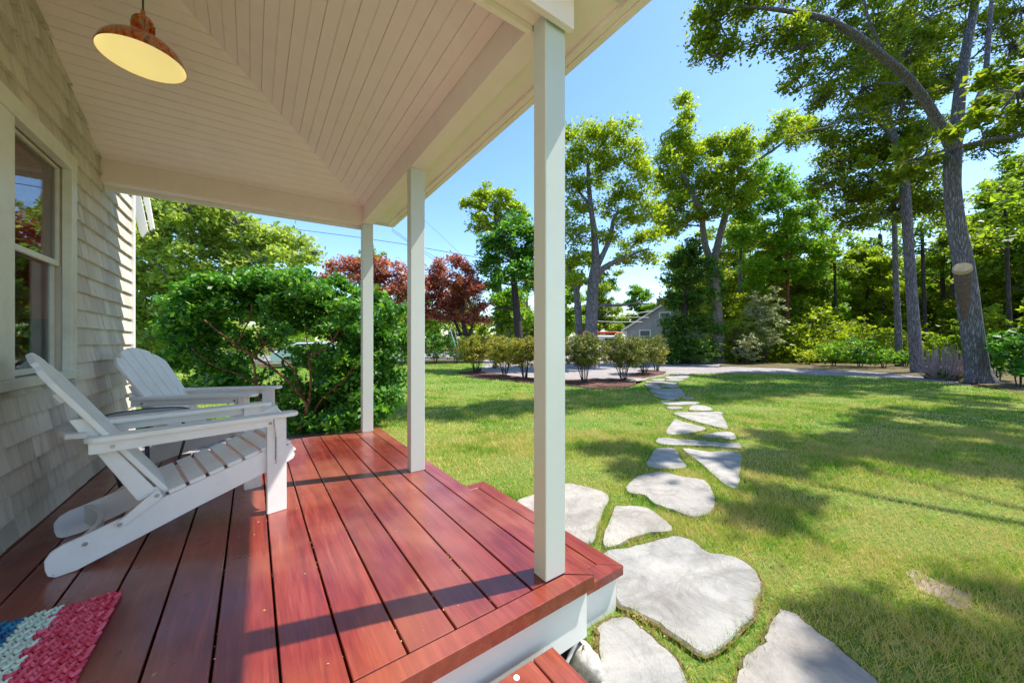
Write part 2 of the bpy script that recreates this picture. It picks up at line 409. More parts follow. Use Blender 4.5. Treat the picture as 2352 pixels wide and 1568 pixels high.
# ------------------------------------------------------------------ stepping stones
def zr3(pts): return [(1445+.3072*x, 782.7+.3072*y) for x, y in pts]
def zr2(pts): return [(843+.3472*x, 1023.6+.3472*y) for x, y in pts]
def zr8(pts): return [(1445+.3855*x, 1144+.3855*y) for x, y in pts]
stones = [
 zr2([(985,372),(1090,325),(1200,275),(1320,245),(1425,262),(1595,318),(1562,430),(1520,560),(1465,645),(1330,600),(1150,490)]),
 zr2([(1560,650),(1595,520),(1640,410),(1700,395),(1850,408),(1960,480),(2015,530),(2003,562),(1880,572),(1730,612),(1640,660)]),
 zr3([(0,1060),(60,1010),(140,990),(240,975),(400,1012),(560,1038),(620,1110),(648,1190),(620,1262),(540,1302),(450,1305),(330,1262),(190,1212),(110,1150),(0,1132),(-25,1095)]),
 zr3([(130,930),(160,860),(205,800),(350,806),(385,880),(430,945),(260,950)]),
 zr3([(395,800),(600,828),(700,820),(840,845),(832,960),(820,1060),(790,1098),(720,1072),(620,990),(520,900)]),
 zr3([(200,745),(240,722),(400,735),(560,745),(680,758),(830,766),(825,797),(760,797),(600,782),(330,777),(230,765)]),
 zr3([(540,708),(660,680),(770,680),(797,712),(780,735),(680,724)]),
 zr3([(280,690),(295,640),(335,582),(400,600),(490,625),(578,652),(490,682),(360,697)]),
 zr3([(330,535),(500,532),(680,528),(700,560),(735,620),(735,657),(600,627),(430,580)]),
 zr3([(450,515),(470,480),(560,482),(622,505),(600,520)]),
 zr3([(288,490),(390,490),(395,507),(300,507)]),
 zr3([(238,448),(420,451),(530,460),(480,474),(300,477)]),
 zr3([(185,400),(300,410),(370,420),(360,436),(240,427)]),
 zr3([(410,420),(470,425),(460,439),(415,436)]),
 zr3([(162,363),(370,357),(400,380),(422,405),(330,413),(200,387)]),
 zr3([(108,322),(200,321),(240,351),(170,353)]),
 zr3([(247,328),(355,325),(357,346),(250,341)]),
 zr3([(130,303),(250,302),(355,312),(330,321),(150,313)]),
 zr3([(-10,276),(120,280),(122,291),(0,300)]),
 zr3([(270,265),(340,262),(440,258),(430,276),(300,282)]),
 zr3([(165,285),(262,283),(258,296),(180,294)]),
 zr3([(280,287),(400,285),(390,298),(290,297)]),
 zr3([(350,245),(440,244),(430,254),(360,255)]),
 zr8([(-165,330),(0,290),(100,263),(200,238),(290,222),(380,250),(440,300),(500,326),(560,330),(640,350),(740,410),(790,500),(770,570),(735,690),(650,790),(560,870),(500,905),(440,920),(300,832),(180,745),(0,655),(-75,600)]),
 zr8([(-185,770),(-130,725),(-60,706),(0,708),(60,760),(180,860),(300,980),(340,1099),(330,1250),(150,1350),(-80,1340),(-165,1150),(-180,900)]),
 zr8([(645,1099),(652,1030),(700,930),(800,870),(820,800),(882,670),(920,662),(960,672),(1030,712),(1080,760),(1220,860),(1350,970),(1450,1060),(1500,1130),(1450,1300),(1000,1380),(700,1300)]),
]
stone_polys = []
path = None
soil = MB()
stone_meshes = []
for pts in stones:
    w2 = [tuple(G(u, v, .03)[:2]) for u, v in pts]
    big = max(Vector(a).length for a in w2) < 6
    poly = smooth_poly(w2, 3, .004 if big else .008)
    c = Vector((sum(p[0] for p in poly)/len(poly), sum(p[1] for p in poly)/len(poly)))
    stone_polys.append(np.array(poly))
    kx = [1+.02/max(.05, math.hypot(p[0]-c.x, p[1]-c.y)) for p in poly]; out = [(c.x+(p[0]-c.x)*q_, c.y+(p[1]-c.y)*q_) for p, q_ in zip(poly, kx)]
    n0 = len(soil.v)
    zz = .0075+.0006*len(stone_polys)
    soil.add([(p[0], p[1], zz) for p in out], [tuple(range(len(out)))])
    bm = bmesh.new()
    n = len(poly)
    def ringv(k, z, jz=0): return [bm.verts.new((c.x+(p[0]-c.x)*k, c.y+(p[1]-c.y)*k, z+(random.uniform(-jz, jz)))) for p in poly]
    r0 = ringv(1.0, -.01); r1 = ringv(1.0, .022); r2 = ringv(.985, .031, .001); r3 = ringv(.8, .032); r4 = ringv(.45, .0325)
    for a, b2 in ((r0, r1), (r1, r2), (r2, r3), (r3, r4)):
        for i in range(n): bm.faces.new((a[i], a[(i+1) % n], b2[(i+1) % n], b2[i]))
    cv = bm.verts.new((c.x, c.y, .0325))
    for i in range(n): bm.faces.new((r4[i], r4[(i+1) % n], cv))
    bmesh.ops.recalc_face_normals(bm, faces=bm.faces)
    me = bpy.data.meshes.new('flagstone'); bm.to_mesh(me); bm.free(); stone_meshes.append(me)
path = soil.build('path', M_soil); path['kind'] = 'structure'
for f in path.data.polygons:
    pass
for me in stone_meshes: link('flagstone', me, M_stone, path)

# bare patch of pinkish gravelly earth in the lawn
bare = smooth_poly([tuple(G(u, v)[:2]) for u, v in zr8([(1690,430),(1800,480),(1950,540),(2060,600),(2000,665),(1850,610),(1730,540)])], 3, .02)
M_bare = m_ground('bare_earth', [(.3, (.26,.17,.13)), (.7, (.46,.36,.28))], 30, 2, .02)
sheet('bare_earth', bare, .008, M_bare)

# ------------------------------------------------------------------ grass (uncountable, one object)
def inpoly(x, y, poly):
    poly = np.asarray(poly); n = len(poly); r = np.zeros(len(x), bool)
    j = n-1
    for i in range(n):
        xi, yi = poly[i]; xj, yj = poly[j]
        c = ((yi > y) != (yj > y)) & (x < (xj-xi)*(y-yi)/(yj-yi+1e-12)+xi)
        r ^= c; j = i
    return r
def grass():
    V = []; T = []
    def zone(t0, t1, dens, wd, h0, h1, a0=-1.5, a1=1.65, tb=0):
        area = .5*(a1-a0)*(t1*t1-t0*t0); n = int(area*dens)
        t = np.sqrt(rng.uniform(t0*t0, t1*t1, n)); a = rng.uniform(a0, a1, n)
        x = t*(S_+C_*a); y = t*(C_-S_*a)
        k = inpoly(x, y, lawn_poly) & ~((x < 1.66) & (x > -1.2) & (y < 4.6) & (y > .65) & ~((x > 1.25) & ((y > 2.74) | (y < 1.25))))
        k &= ~((x < 1.0) & (x > -2.2) & (y > 4.55) & (y < 7.6))
        ds = np.ones(n)
        edge = np.zeros(n, bool)
        for sp in stone_polys:
            c = sp.mean(0)
            k &= ~inpoly(x, y, c+(sp-c)*.985)
            edge |= inpoly(x, y, c+(sp-c)*1.10)
        k &= ~(inpoly(x, y, bare) & (rng.random(n) < .50))
        # thin worn grass in patches
        q = np.sin(x*2.1+np.sin(y*1.7)*1.3)+np.sin(y*2.9+x*.8)+.6*np.sin(x*7+y*5)
        k &= (rng.random(n) < np.clip(.80+.22*q, .35, 1))
        x = x[k]; y = y[k]; q = q[k]; n = len(x); edge = edge[k]
        h = rng.uniform(h0, h1, n)*np.where(edge, .8, 1)*(1+.18*q.clip(-1, 2)); ww = wd*rng.uniform(.6, 1.3, n)
        th = rng.uniform(0, 2*np.pi, n); ln = rng.uniform(.1, 1.0, n)*h; la = rng.uniform(0, 2*np.pi, n)
        p0 = np.stack([x-np.cos(th)*ww/2, y-np.sin(th)*ww/2, np.full(n, .003)], 1)
        p1 = np.stack([x+np.cos(th)*ww/2, y+np.sin(th)*ww/2, np.full(n, .003)], 1)
        p2 = np.stack([x+np.cos(la)*ln, y+np.sin(la)*ln, h], 1)
        V.append(np.stack([p0, p1, p2], 1).reshape(-1, 3)); T.append(rng.random(n)*.9+np.where(q < -.6, .22, 0)+tb)
    zone(1.2, 3.2, 15000, .0045, .014, .055, -.3, 1.7, .30)
    zone(3.2, 6.0, 6500, .0075, .018, .06, -.6, 1.7, .22)
    zone(6.0, 10.5, 1700, .014, .025, .055, -.9, 1.65, .06)
    zone(10.5, 26., 260, .028, .03, .065, -1.1, 1.6, -.10)
    for sp in stone_polys:          # longer tufts growing against the stone edges
        c = sp.mean(0); d = math.hypot(*c)
        if d > 11: continue
        nxt = np.roll(sp, -1, 0); L = np.linalg.norm(nxt-sp, axis=1); dens = 420 if d < 5 else 240
        for p0_, p1_, l_ in zip(sp, nxt, L):
            n = int(l_*dens*rng.uniform(.3, 1.2)); 
            if n < 1: continue
            f = rng.random(n)[:, None]; q = p0_+(p1_-p0_)*f+rng.normal(0, .011, (n, 2)); out = (q-c)/np.linalg.norm(q-c, axis=1, keepdims=True); q = q+out*.012
            k = ~((q[:, 0] < 1.66) & (q[:, 1] > 1.25) & (q[:, 1] < 2.74)) & ~((q[:, 0] < 1.26) & (q[:, 1] > .6)); q = q[k]; n = len(q)
            if n < 1: continue
            h = rng.uniform(.035, .075, n); th = rng.uniform(0, 6.28, n); ww = .0045 if d < 5 else .007; la = rng.uniform(0, 6.28, n); ln = h*rng.uniform(.2, .9, n)
            V.append(np.stack([np.stack([q[:, 0]-np.cos(th)*ww/2, q[:, 1]-np.sin(th)*ww/2, np.full(n, .004)], 1), np.stack([q[:, 0]+np.cos(th)*ww/2, q[:, 1]+np.sin(th)*ww/2, np.full(n, .004)], 1),
                               np.stack([q[:, 0]+np.cos(la)*ln, q[:, 1]+np.sin(la)*ln, h], 1)], 1).reshape(-1, 3)); T.append(rng.random(n)*.8)
    v = np.concatenate(V).astype(np.float32); t = np.concatenate(T).astype(np.float32)
    return tri_mesh('grass', v, t)
def tri_mesh(name, v, tint, k=3):
    n = len(v)//k
    me = bpy.data.meshes.new(name)
    me.vertices.add(len(v)); me.vertices.foreach_set('co', v.astype(np.float32).ravel())
    me.loops.add(n*k); me.loops.foreach_set('vertex_index', np.arange(n*k, dtype=np.int32))
    me.polygons.add(n); me.polygons.foreach_set('loop_start', np.arange(0, n*k, k, dtype=np.int32))
    me.polygons.foreach_set('loop_total', np.full(n, k, np.int32))
    a = me.attributes.new('tint', 'FLOAT', 'FACE'); a.data.foreach_set('value', tint.astype(np.float32))
    me.update(); me.validate()
    return me
g = link('grass', grass(), M_grass); tag(g, 'short sunlit lawn grass around the stepping stones', 'grass', kind='stuff')

# ------------------------------------------------------------------ deck
DZ = .42
deck = empty('porch_deck', (0,3,0), 'glossy red stained plank porch floor with white skirt boards', 'deck')
inv = Matrix.Translation((0,-3,0))
def part(mb, name, mat, parent, **kw):
    """world-space mesh made a child without moving"""
    o = mb.build(name, mat, None, **kw); o.parent = parent; o.matrix_parent_inverse = Matrix.Translation(-Vector(parent.location))
    return o
gaps = [-1.02]+[.071+.1784*k for k in range(-6, 6)]+[1.143]
gaps = sorted(set(round(x, 4) for x in gaps))
for i in range(len(gaps)-1):
    x0, x1 = gaps[i], gaps[i+1]
    if x1-x0 < .02: continue
    mb = MB(); w2 = (x1-x0)/2-.0042; cx = (x0+x1)/2
    mb.box(-w2, w2, 1.203, 4.55, -.036, 0)
    o = mb.build('plank', M_deck, None, bevel=.0025)
    o.location = (cx, 0, DZ+random.uniform(-.0008, .0008)); o.parent = deck; o.matrix_parent_inverse = inv
mb = MB(); mb.prism([(1.147,1.203),(1.257,1.116),(1.257,4.55),(1.147,4.55)], 'z', DZ-.036, DZ); part(mb, 'edge_plank', M_deck, deck, bevel=.002)
def nosing(poly, z, th, loc=None):
    mb = MB(); mb.prism(poly, 'z', -th, 0); return mb
mb = MB(); mb.prism([(1.114,-1.03),(1.197,-1.03),(1.197,1.143),(1.114,1.253)], 'z', -.064, 0)
o = mb.build('nosing_board', M_deck, None, bevel=.003); o.rotation_euler = (0,0,0)
# nosing runs along x: mesh modelled with its length on y for the grain, then turned
me = o.data
for v in me.vertices: pass
o.data.transform(Matrix(((0,1,0,0),(1,0,0,0),(0,0,1,0),(0,0,0,1)))); o.data.flip_normals()
o.location = (0,0,DZ); o.parent = deck; o.matrix_parent_inverse = inv
mb = MB(); mb.box(-1.02, 1.232, 1.139, 1.160, .135, DZ-.0645); part(mb, 'skirt_board', M_white, deck, bevel=.002)
mb = MB(); mb.box(1.211, 1.232, 1.160, 4.53, .135, DZ-.04); part(mb, 'skirt_board', M_white, deck, bevel=.002)
mb = MB(); mb.box(-1.02, 1.21, 4.50, 4.525, .05, DZ-.04); part(mb, 'skirt_board', M_white, deck, bevel=.002)
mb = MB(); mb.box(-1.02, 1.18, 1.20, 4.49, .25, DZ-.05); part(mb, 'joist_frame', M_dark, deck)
# lattice below the skirt
latt = []
for k in range(-1, 16):
    for sgn in (1, -1):
        mb = MB(); x = -.6+k*.115
        if max(x, x+sgn*.16)+.028 > 1.225: continue
        p = [(x, -.02), (x+.028, -.02), (x+.028+sgn*.16, .14), (x+sgn*.16, .14)]
        mb.prism(p, 'y', 1.146 if sgn > 0 else 1.153, 1.152 if sgn > 0 else 1.159); part(mb, 'lattice_slat', M_white, deck)
mb = MB(); mb.box(-1.02, 1.2, 1.20, 1.22, 0, .25); part(mb, 'crawl_space_shade', M_dark, deck)  # near-black panel painted as the shade behind the lattice

# right-hand step
st = empty('porch_step', (1.45,2.0,0), 'long low red step along the lawn side of the porch', 'step')
SZ = .25
def turned(mb, mat, name, parent, loc, bev=.003):
    o = mb.build(name, mat, None, bevel=bev)
    o.data.transform(Matrix(((0,1,0,0),(1,0,0,0),(0,0,1,0),(0,0,0,1)))); o.data.flip_normals()
    o.location = loc; o.parent = parent; o.matrix_parent_inverse = Matrix.Translation(-Vector(parent.location)); return o
mb = MB(); mb.box(-.135, .135, 1.352, 2.62, -.052, 0); o = mb.build('tread_board', M_deck, None, bevel=.003); o.location = (1.396,0,SZ); o.parent = st; o.matrix_parent_inverse = Matrix.Translation(-Vector(st.location))
mb = MB(); mb.prism([(-.055,1.352),(.055,1.256),(.055,2.727),(-.055,2.625)], 'z', -.052, 0); o = mb.build('tread_board', M_deck, None, bevel=.003); o.location = (1.592,0,SZ); o.parent = st; o.matrix_parent_inverse = Matrix.Translation(-Vector(st.location))
mb = MB(); mb.prism([(1.256,1.258),(1.350,1.258),(1.350,1.535),(1.256,1.645)], 'z', -.052, 0); turned(mb, M_deck, 'tread_board', st, (0,0,SZ))
mb = MB(); mb.prism([(2.629,1.258),(2.727,1.258),(2.727,1.645),(2.629,1.535)], 'z', -.052, 0); turned(mb, M_deck, 'tread_board', st, (0,0,SZ))
mb = MB(); mb.box(1.24, 1.62, 1.285, 1.31, .0, SZ-.053); part(mb, 'riser_board', M_white, st, bevel=.002)
mb = MB(); mb.box(1.60, 1.622, 1.312, 2.70, .0, SZ-.053); part(mb, 'riser_board', M_white, st, bevel=.002)
mb = MB(); mb.box(1.24, 1.62, 2.675, 2.698, .0, SZ-.053); part(mb, 'riser_board', M_white, st, bevel=.002)
# near step (bottom of the picture)
st2 = empty('porch_step', (0,.9,0), 'red step at the front edge of the porch with a pale screw plug in it', 'step')
mb = MB(); mb.prism([(.878,.70),(.978,.62),(.978,1.09),(.878,1.09)], 'z', -.05, 0); o = mb.build('tread_board', M_deck, None, bevel=.003); o.location = (0,0,SZ); o.parent = st2; o.matrix_parent_inverse = Matrix.Translation(-Vector(st2.location))
for y0, y1 in ((.898,1.090),(.704,.892)):
    mb = MB(); mb.box(y0, y1, -.6, .872, -.05, 0); turned(mb, M_deck, 'tread_board', st2, (0,0,SZ))
mb = MB(); mb.box(.935, .955, .66, 1.07, 0, SZ-.052); part(mb, 'riser_board', M_white, st2)
mb = MB(); mb.box(-.6, .934, .66, .68, 0, SZ-.052); part(mb, 'riser_board', M_white, st2)
mb = MB(); q = G(1186, 1556, SZ); mb.lathe([(0,.004),(.006,.004),(.010,.003),(.012,.0)], (q.x, q.y, SZ+.001), 14); part(mb, 'screw_plug', M_white, st2, smooth=True)

# rough concrete footing at the deck corner
def blob(mb, c, r, seg=10, rings=6, jit=.15, seed=0):
    rr = random.Random(seed); base = len(mb.v)
    for i in range(rings+1):
        th = math.pi*i/rings
        for k in range(seg):
            a = 2*math.pi*k/seg; j = 1+rr.uniform(-jit, jit)
            mb.v.append((c[0]+r[0]*math.sin(th)*math.cos(a)*j, c[1]+r[1]*math.sin(th)*math.sin(a)*j, c[2]+r[2]*math.cos(th)*j))
    for i in range(rings):
        for k in range(seg):
            a = base+i*seg+k; b2 = base+i*seg+(k+1) % seg
            mb.f.append((a, b2, b2+seg, a+seg))
mb = MB(); q = G(1345, 1500, .08); blob(mb, (q.x, q.y+.01, .02), (.06,.10,.085), 14, 9, .16, 3)
tag(mb.build('concrete_footing', m_simple('rough_concrete', (.42,.40,.36), .95, var=.45, sc=40), None, smooth=True), 'lumpy pale concrete footing under the corner of the porch', 'footing')

# ------------------------------------------------------------------ posts
ZB = CZ+1.40
def rs(x, y, z): return (x, y, z+.023*(2.8-y)+(.018*(x-1.03) if x < 1.03 else 0))
labs = ['nearest square white porch post, at the corner of the red deck', 'middle square white porch post with a tall slanting patch of sun', 'farthest and thinnest looking white porch post, beside the big green bush']
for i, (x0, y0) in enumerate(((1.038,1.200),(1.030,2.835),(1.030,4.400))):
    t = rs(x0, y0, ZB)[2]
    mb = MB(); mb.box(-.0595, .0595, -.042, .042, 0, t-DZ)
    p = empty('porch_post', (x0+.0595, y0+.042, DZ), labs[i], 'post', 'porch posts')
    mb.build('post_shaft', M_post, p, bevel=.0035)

# ------------------------------------------------------------------ porch roof (world-space, sheared slightly so its edges line up from the camera)
roof = empty('porch_roof', (0,3,ZB), 'white painted porch roof with beadboard hipped ceiling, beams and soffit', 'roof')
def rpart(mb, name, mat, bevel=0): 
    o = mb.build(name, mat, None, bevel=bevel, fn=rs); o.parent = roof; o.matrix_parent_inverse = Matrix.Translation(-Vector(roof.location)); return o
ZC = CZ+1.58      # ceiling spring line
SL = .395
# eave beam and far beam
mb = MB(); mb.box(1.032, 1.150, 1.31, 4.40, ZB, ZC+.05); rpart(mb, 'beam', M_ceil, .002)
mb = MB(); mb.box(-1.02, 1.150, 4.402, 4.50, ZB-.006, ZC+.05); rpart(mb, 'beam', M_ceil, .002)
mb = MB(); mb.box(-1.02, 1.16, 4.502, 4.525, ZB-.045, ZC+.03); rpart(mb, 'trim_board', M_white, .002)
# near cross beam: recessed underside between two side boards
mb = MB(); mb.box(-1.02, 1.150, 1.19, 1.288, ZB+.002, ZC+.05); rpart(mb, 'beam', M_ceil, .002)
mb = MB(); mb.box(-1.02, 1.17, 1.158, 1.188, ZB-.045, ZC+.03); rpart(mb, 'trim_board', M_ceil, .002)
mb = MB(); mb.box(-1.02, 1.036, 1.289, 1.312, ZB-.03, ZC+.05); rpart(mb, 'trim_board', M_ceil, .002)
# soffit, frieze, fascia
ZS = CZ+1.545
mb = MB(); mb.box(1.152, 1.445, .97, 4.70, ZS, ZS+.012); rpart(mb, 'soffit', M_ceil)
mb = MB(); mb.box(1.152, 1.172, .97, 4.70, ZS-.02, ZS-.0005); rpart(mb, 'frieze_strip', M_ceil, .002)
mb = MB(); mb.box(1.405, 1.445, .97, 4.70, ZS-.022, ZS-.0005); rpart(mb, 'frieze_strip', M_ceil, .002)
mb = MB(); mb.box(-1.02, 1.150, .97, 1.155, ZS, ZS+.012); rpart(mb, 'soffit', M_ceil)
mb = MB(); mb.box(-1.02, 1.150, 4.528, 4.70, ZS, ZS+.012); rpart(mb, 'soffit', M_ceil)
mb = MB(); mb.box(1.447, 1.488, .945, 4.725, ZS-.028, ZS+.11); rpart(mb, 'fascia_board', M_ceil, .002)
mb = MB(); mb.box(-1.02, 1.445, .945, .968, ZS-.028, ZS+.11); rpart(mb, 'fascia_board', M_ceil, .002)
mb = MB(); mb.box(-1.02, 1.445, 4.702, 4.725, ZS-.028, ZS+.11); rpart(mb, 'fascia_board', M_white, .002)
mb = MB(); mb.box(1.30, 1.35, .97, 1.06, ZS-.055, ZS-.0005); rpart(mb, 'trim_block', M_post, .002)
# roof deck (hip) above
xe, yn, yf = 1.50, .90, 4.78; ze = ZS+.10; k = (yf-yn)/2; ym = (yn+yf)/2
mb = MB(); zt = ze+SL*k
top = [(xe,yn,ze),(xe,yf,ze),(-1.02,yf,ze),(-1.02,yn,ze),(xe-k,ym,zt),(-1.02,ym,zt)]
mb.add(top+[(a,b_,c_+.03) for a,b_,c_ in top], [(0,1,4),(1,2,5,4),(3,0,4,5),(6,7,10),(7,8,11,10),(9,6,10,11),(0,1,7,6),(1,2,8,7),(0,3,9,6)])
M_roof = m_simple('roof_shingle', (.12,.11,.10), .9, var=.3, sc=30)
rpart(mb, 'roof_covering', M_roof)
# beadboard ceiling
HX, HY0, HY1 = 1.031, 1.313, 4.401
HK = (HY1-HY0)/2; BW = .150/math.sqrt(1+SL*SL)
prof = [(0,.009),(.008,.008),(.012,0),(.466,0),(.474,.0035),(.484,.0006),(.496,.0006),(.506,.0035),(.514,0),(.982,0),(.988,.005),(1,.009)]
def bead(plane, k0, k1):
    """k = distance in plan from the spring line; end cuts follow the hips"""
    vs = []; 
    for fr, dep in prof:
        kk = k0+(k1-k0)*fr; z = ZC+SL*kk+dep
        if plane == 'right': a, b_ = (HX-kk, HY0+kk), (HX-kk, HY1-kk)
        elif plane == 'far': a, b_ = (-1.02, HY1-kk), (max(HX-kk, -1.02), HY1-kk)
        else: a, b_ = (-1.02, HY0+kk), (max(HX-kk, -1.02), HY0+kk)
        if plane == 'right' and b_[1] < a[1]: m_ = (a[1]+b_[1])/2; a = (a[0], m_); b_ = (b_[0], m_)
        vs += [(a[0], a[1], z), (b_[0], b_[1], z)]
    n = len(prof); fs = [(2*i, 2*i+1, 2*i+3, 2*i+2) for i in range(n-1)]
    up = [(x, y, z+.012) for x, y, z in (vs[0], vs[1], vs[-1], vs[-2])]
    m0 = len(vs); vs += up; fs.append((m0, m0+1, m0+2, m0+3))
    fs += [(0, 1, m0+1, m0), (2*n-2, 2*n-1, m0+2, m0+3)]
    mb = MB(); mb.add(vs, fs); rpart(mb, 'ceiling_plank', M_ceil)
nb = int(HK/BW)
for i in range(nb+1):
    k0, k1 = i*BW, min((i+1)*BW, HK)
    if k1-k0 < .01: continue
    for pl in ('far', 'right', 'near'): bead(pl, k0, k1)

# ------------------------------------------------------------------ house wall with shingles and window
house = empty('shingled_house', (-1.02,3,0), 'grey cedar shingled house wall with a tall white framed window', 'house')
WX = -1.02; YE = 5.38; Y0 = 1.2
mb = MB()
# wall body behind the shingles with a window opening
wy0, wy1, wz0, wz1 = 2.10, 3.73, CZ-.19, CZ+1.155
for (a, b_, c_, d_) in ((-4, wy0-.02, 0, 5.2), (wy1+.02, YE-.002, 0, 5.2), (wy0-.02, wy1+.02, 0, wz0-.02), (wy0-.02, wy1+.02, wz1+.02, 5.2)):
    mb.box(WX-.16, WX-.022, a, b_, c_, d_)
part(mb, 'wall', M_shingle, house)
mb = MB(); mb.box(-6, WX-.161, YE-.12, YE-.003, 0, 5.2); part(mb, 'side_wall', M_shingle, house)
EXP = .1275
half = MB()
def shingle(y0, y1, z0, ztop, small):
    """butt proud at the bottom, tucked under the course above"""
    tb, tt = .020, .003
    h = ztop+.02-z0
    vs = [(WX+tb-.006, 0, 0), (WX+tb-.006, y1-y0, 0), (WX-.022, y1-y0, 0), (WX-.022, 0, 0),
          (WX+tt-.012, 0, h), (WX+tt-.012, y1-y0, h), (WX-.022, y1-y0, h), (WX-.022, 0, h)]
    fs = [(0,3,2,1),(4,5,6,7),(0,1,5,4),(1,2,6,5),(3,0,4,7)]
    vs = [(a, b_+y0, c_+z0) for a, b_, c_ in vs]
    small.add(vs, fs)
rest = MB(); cnt = 0; cand = []
zrow = DZ+.004; row = 0
while zrow < CZ+2.25:
    y = Y0-random.uniform(0, .15)
    while y < YE-.05:
        wd = random.choice((.11,.13,.15,.17,.19,.21)); y1 = min(y+wd, YE-.05)
        if YE-.05-y1 < .05: y1 = YE-.05
        zt = zrow+EXP
        jz = random.uniform(-.002, .0035)
        pieces = [(y, y1, zrow+jz, zt)]
        # cut around window casing
        cy0, cy1, cz0, cz1 = 2.0, wy1+.10, wz0-.055, wz1+.115
        outp = []
        for (a, b_, c_, d_) in pieces:
            if b_ <= cy0 or a >= cy1 or d_ <= cz0 or c_ >= cz1: outp.append((a, b_, c_, d_)); continue
            if a < cy0-.01: outp.append((a, cy0, c_, d_))
            if b_ > cy1+.01: outp.append((cy1, b_, c_, d_))
            if c_ < cz0-.015: outp.append((max(a, cy0), min(b_, cy1), c_, cz0-.02))
            if d_ > cz1+.01 and c_ < cz1: outp.append((max(a, cy0), min(b_, cy1), cz1, d_))
        for q in outp:
            if q[1]-q[0] > .02: cand.append(q)
        y = y1+random.uniform(.002, .0045)
        if y1 >= YE-.05: break
    zrow += EXP; row += 1
def show(q):
    yc = (q[0]+q[1])/2; zc = (q[2]+q[3])/2
    fwd = WX*S_+yc*C_; rt = WX*C_-yc*S_
    if fwd < .3: return -1
    u = 1176+FPX*rt/fwd; v = 784-FPX*(zc-CZ)/fwd
    if u < -10 or v < -20 or zc > ZC+SL*max(0, HY1-yc)+.1 and yc < HY1: return -1
    return (q[1]-q[0])*(q[3]-q[2])/(fwd**2)
cand.sort(key=show, reverse=True)
for i, q in enumerate(cand):
    if i < 296 and show(q) > 0:
        mb = MB(); shingle(*q, mb); part(mb, 'shingle', M_shingle, house)
    else: shingle(*q, rest)
o = part(rest, 'more_shingles', M_shingle, house); o['kind'] = 'stuff'
a = o.data.attributes.new('tint', 'FLOAT', 'FACE'); a.data.foreach_set('value', np.repeat(rng.random(len(o.data.polygons)//5+1), 5)[:len(o.data.polygons)].astype(np.float32))
# corner board and rake trim
mb = MB(); mb.box(WX-.03, WX+.022, YE-.048, YE+.012, 0, 5.2); part(mb, 'corner_board', M_white, house, bevel=.002)
mb = MB(); mb.prism([(-1.13,CZ+2.05),(-1.06,CZ+2.08),(-.925,CZ+1.20),(-.965,CZ+1.12),(-.99,CZ+1.17)], 'y', 5.50, 5.53); part(mb, 'rake_board', M_white, house)
mb = MB(); mb.prism([(-1.05,CZ+2.05),(-.99,CZ+2.05),(-.885,CZ+1.25),(-.915,CZ+1.22)], 'y', 5.56, 5.62); part(mb, 'rake_board', M_white, house)
mb = MB(); mb.box(-6, WX-.03, YE, YE+.5, CZ+2.1, CZ+2.2); part(mb, 'eave', M_white, house)
# window
win = MB()
zs, ztp, yr = wz0, wz1, wy1
def wp(name, mat, x0, x1, y0, y1, z0, z1, bev=.002, parent=None):
    mb = MB(); mb.box(x0, x1, y0, y1, z0, z1); return part(mb, name, mat, parent or house, bevel=bev)
window = bpy.data.objects.new('window', None)
frame = MB(); frame.box(WX-.02, WX+.025, yr+.006, yr+.095, zs-.05, ztp+.105)
wobj = part(frame, 'window', M_trim, house, bevel=.002)
def sub(mb, name, mat, bevel=.002):
    o = mb.build(name, mat, None, bevel=bevel); o.parent = wobj
    o.matrix_parent_inverse = (Matrix.Translation(-Vector(house.location))).inverted() if False else wobj.matrix_parent_inverse.inverted() if False else Matrix.Identity(4)
    return o
def sbox(name, mat, *b, bevel=.002): mb = MB(); mb.box(*b); return sub(mb, name, mat, bevel)
sbox('head_casing', M_trim, WX-.02, WX+.027, 2.0, yr+.097, ztp+.006, ztp+.110)
sbox('sill', M_trim, WX-.02, WX+.045, 2.0, yr+.105, zs-.055, zs-.006)
sbox('mullion', M_trim, WX-.02, WX+.024, 2.84, 3.012, zs-.004, ztp+.004)
sbox('jamb_casing', M_trim, WX-.02, WX+.024, 2.0, 2.09, zs-.004, ztp+.004)
for (a, b_) in ((3.014, yr+.004), (2.092, 2.838)):
    mid = CZ+.50
    for (c0, c1, xo) in ((mid-.0, ztp+.004, -.030), (zs-.004, mid+.03, -.052)):
        f = MB(); fw = .016 if c0 == mid else .020; xa, xb = WX+xo-.02, WX+xo
        f.box(xa, xb, a, a+fw, c0, c1); f.box(xa, xb, b_-fw, b_, c0, c1)
        f.box(xa+.001, xb-.001, a+fw, b_-fw, c1-fw, c1-.001); f.box(xa+.001, xb-.001, a+fw, b_-fw, c0+.001, c0+.034)
        sub(f, 'sash', M_trim, 0)
def m_glass():
    m, n, b = newmat('window_glass')
    gl = N(n, 'ShaderNodeBsdfGlossy'); gl.inputs['Roughness'].default_value = .01; gl.inputs['Color'].default_value = (.8,.82,.85,1)
    tr = N(n, 'ShaderNodeBsdfTransparent'); tr.inputs[0].default_value = (.85,.88,.88,1)
    fr = N(n, 'ShaderNodeFresnel'); fr.inputs[0].default_value = 1.55
    fm = N(n, 'ShaderNodeMath', operation='MULTIPLY'); fm.inputs[1].default_value = .55; n.links.new(fr.outputs[0], fm.inputs[0]); mx = N(n, 'ShaderNodeMixShader'); n.links.new(fm.outputs[0], mx.inputs[0]); n.links.new(tr.outputs[0], mx.inputs[1]); n.links.new(gl.outputs[0], mx.inputs[2])
    n.links.new(mx.outputs[0], n.nodes['Material Output'].inputs[0]); return m
M_glass = m_glass()
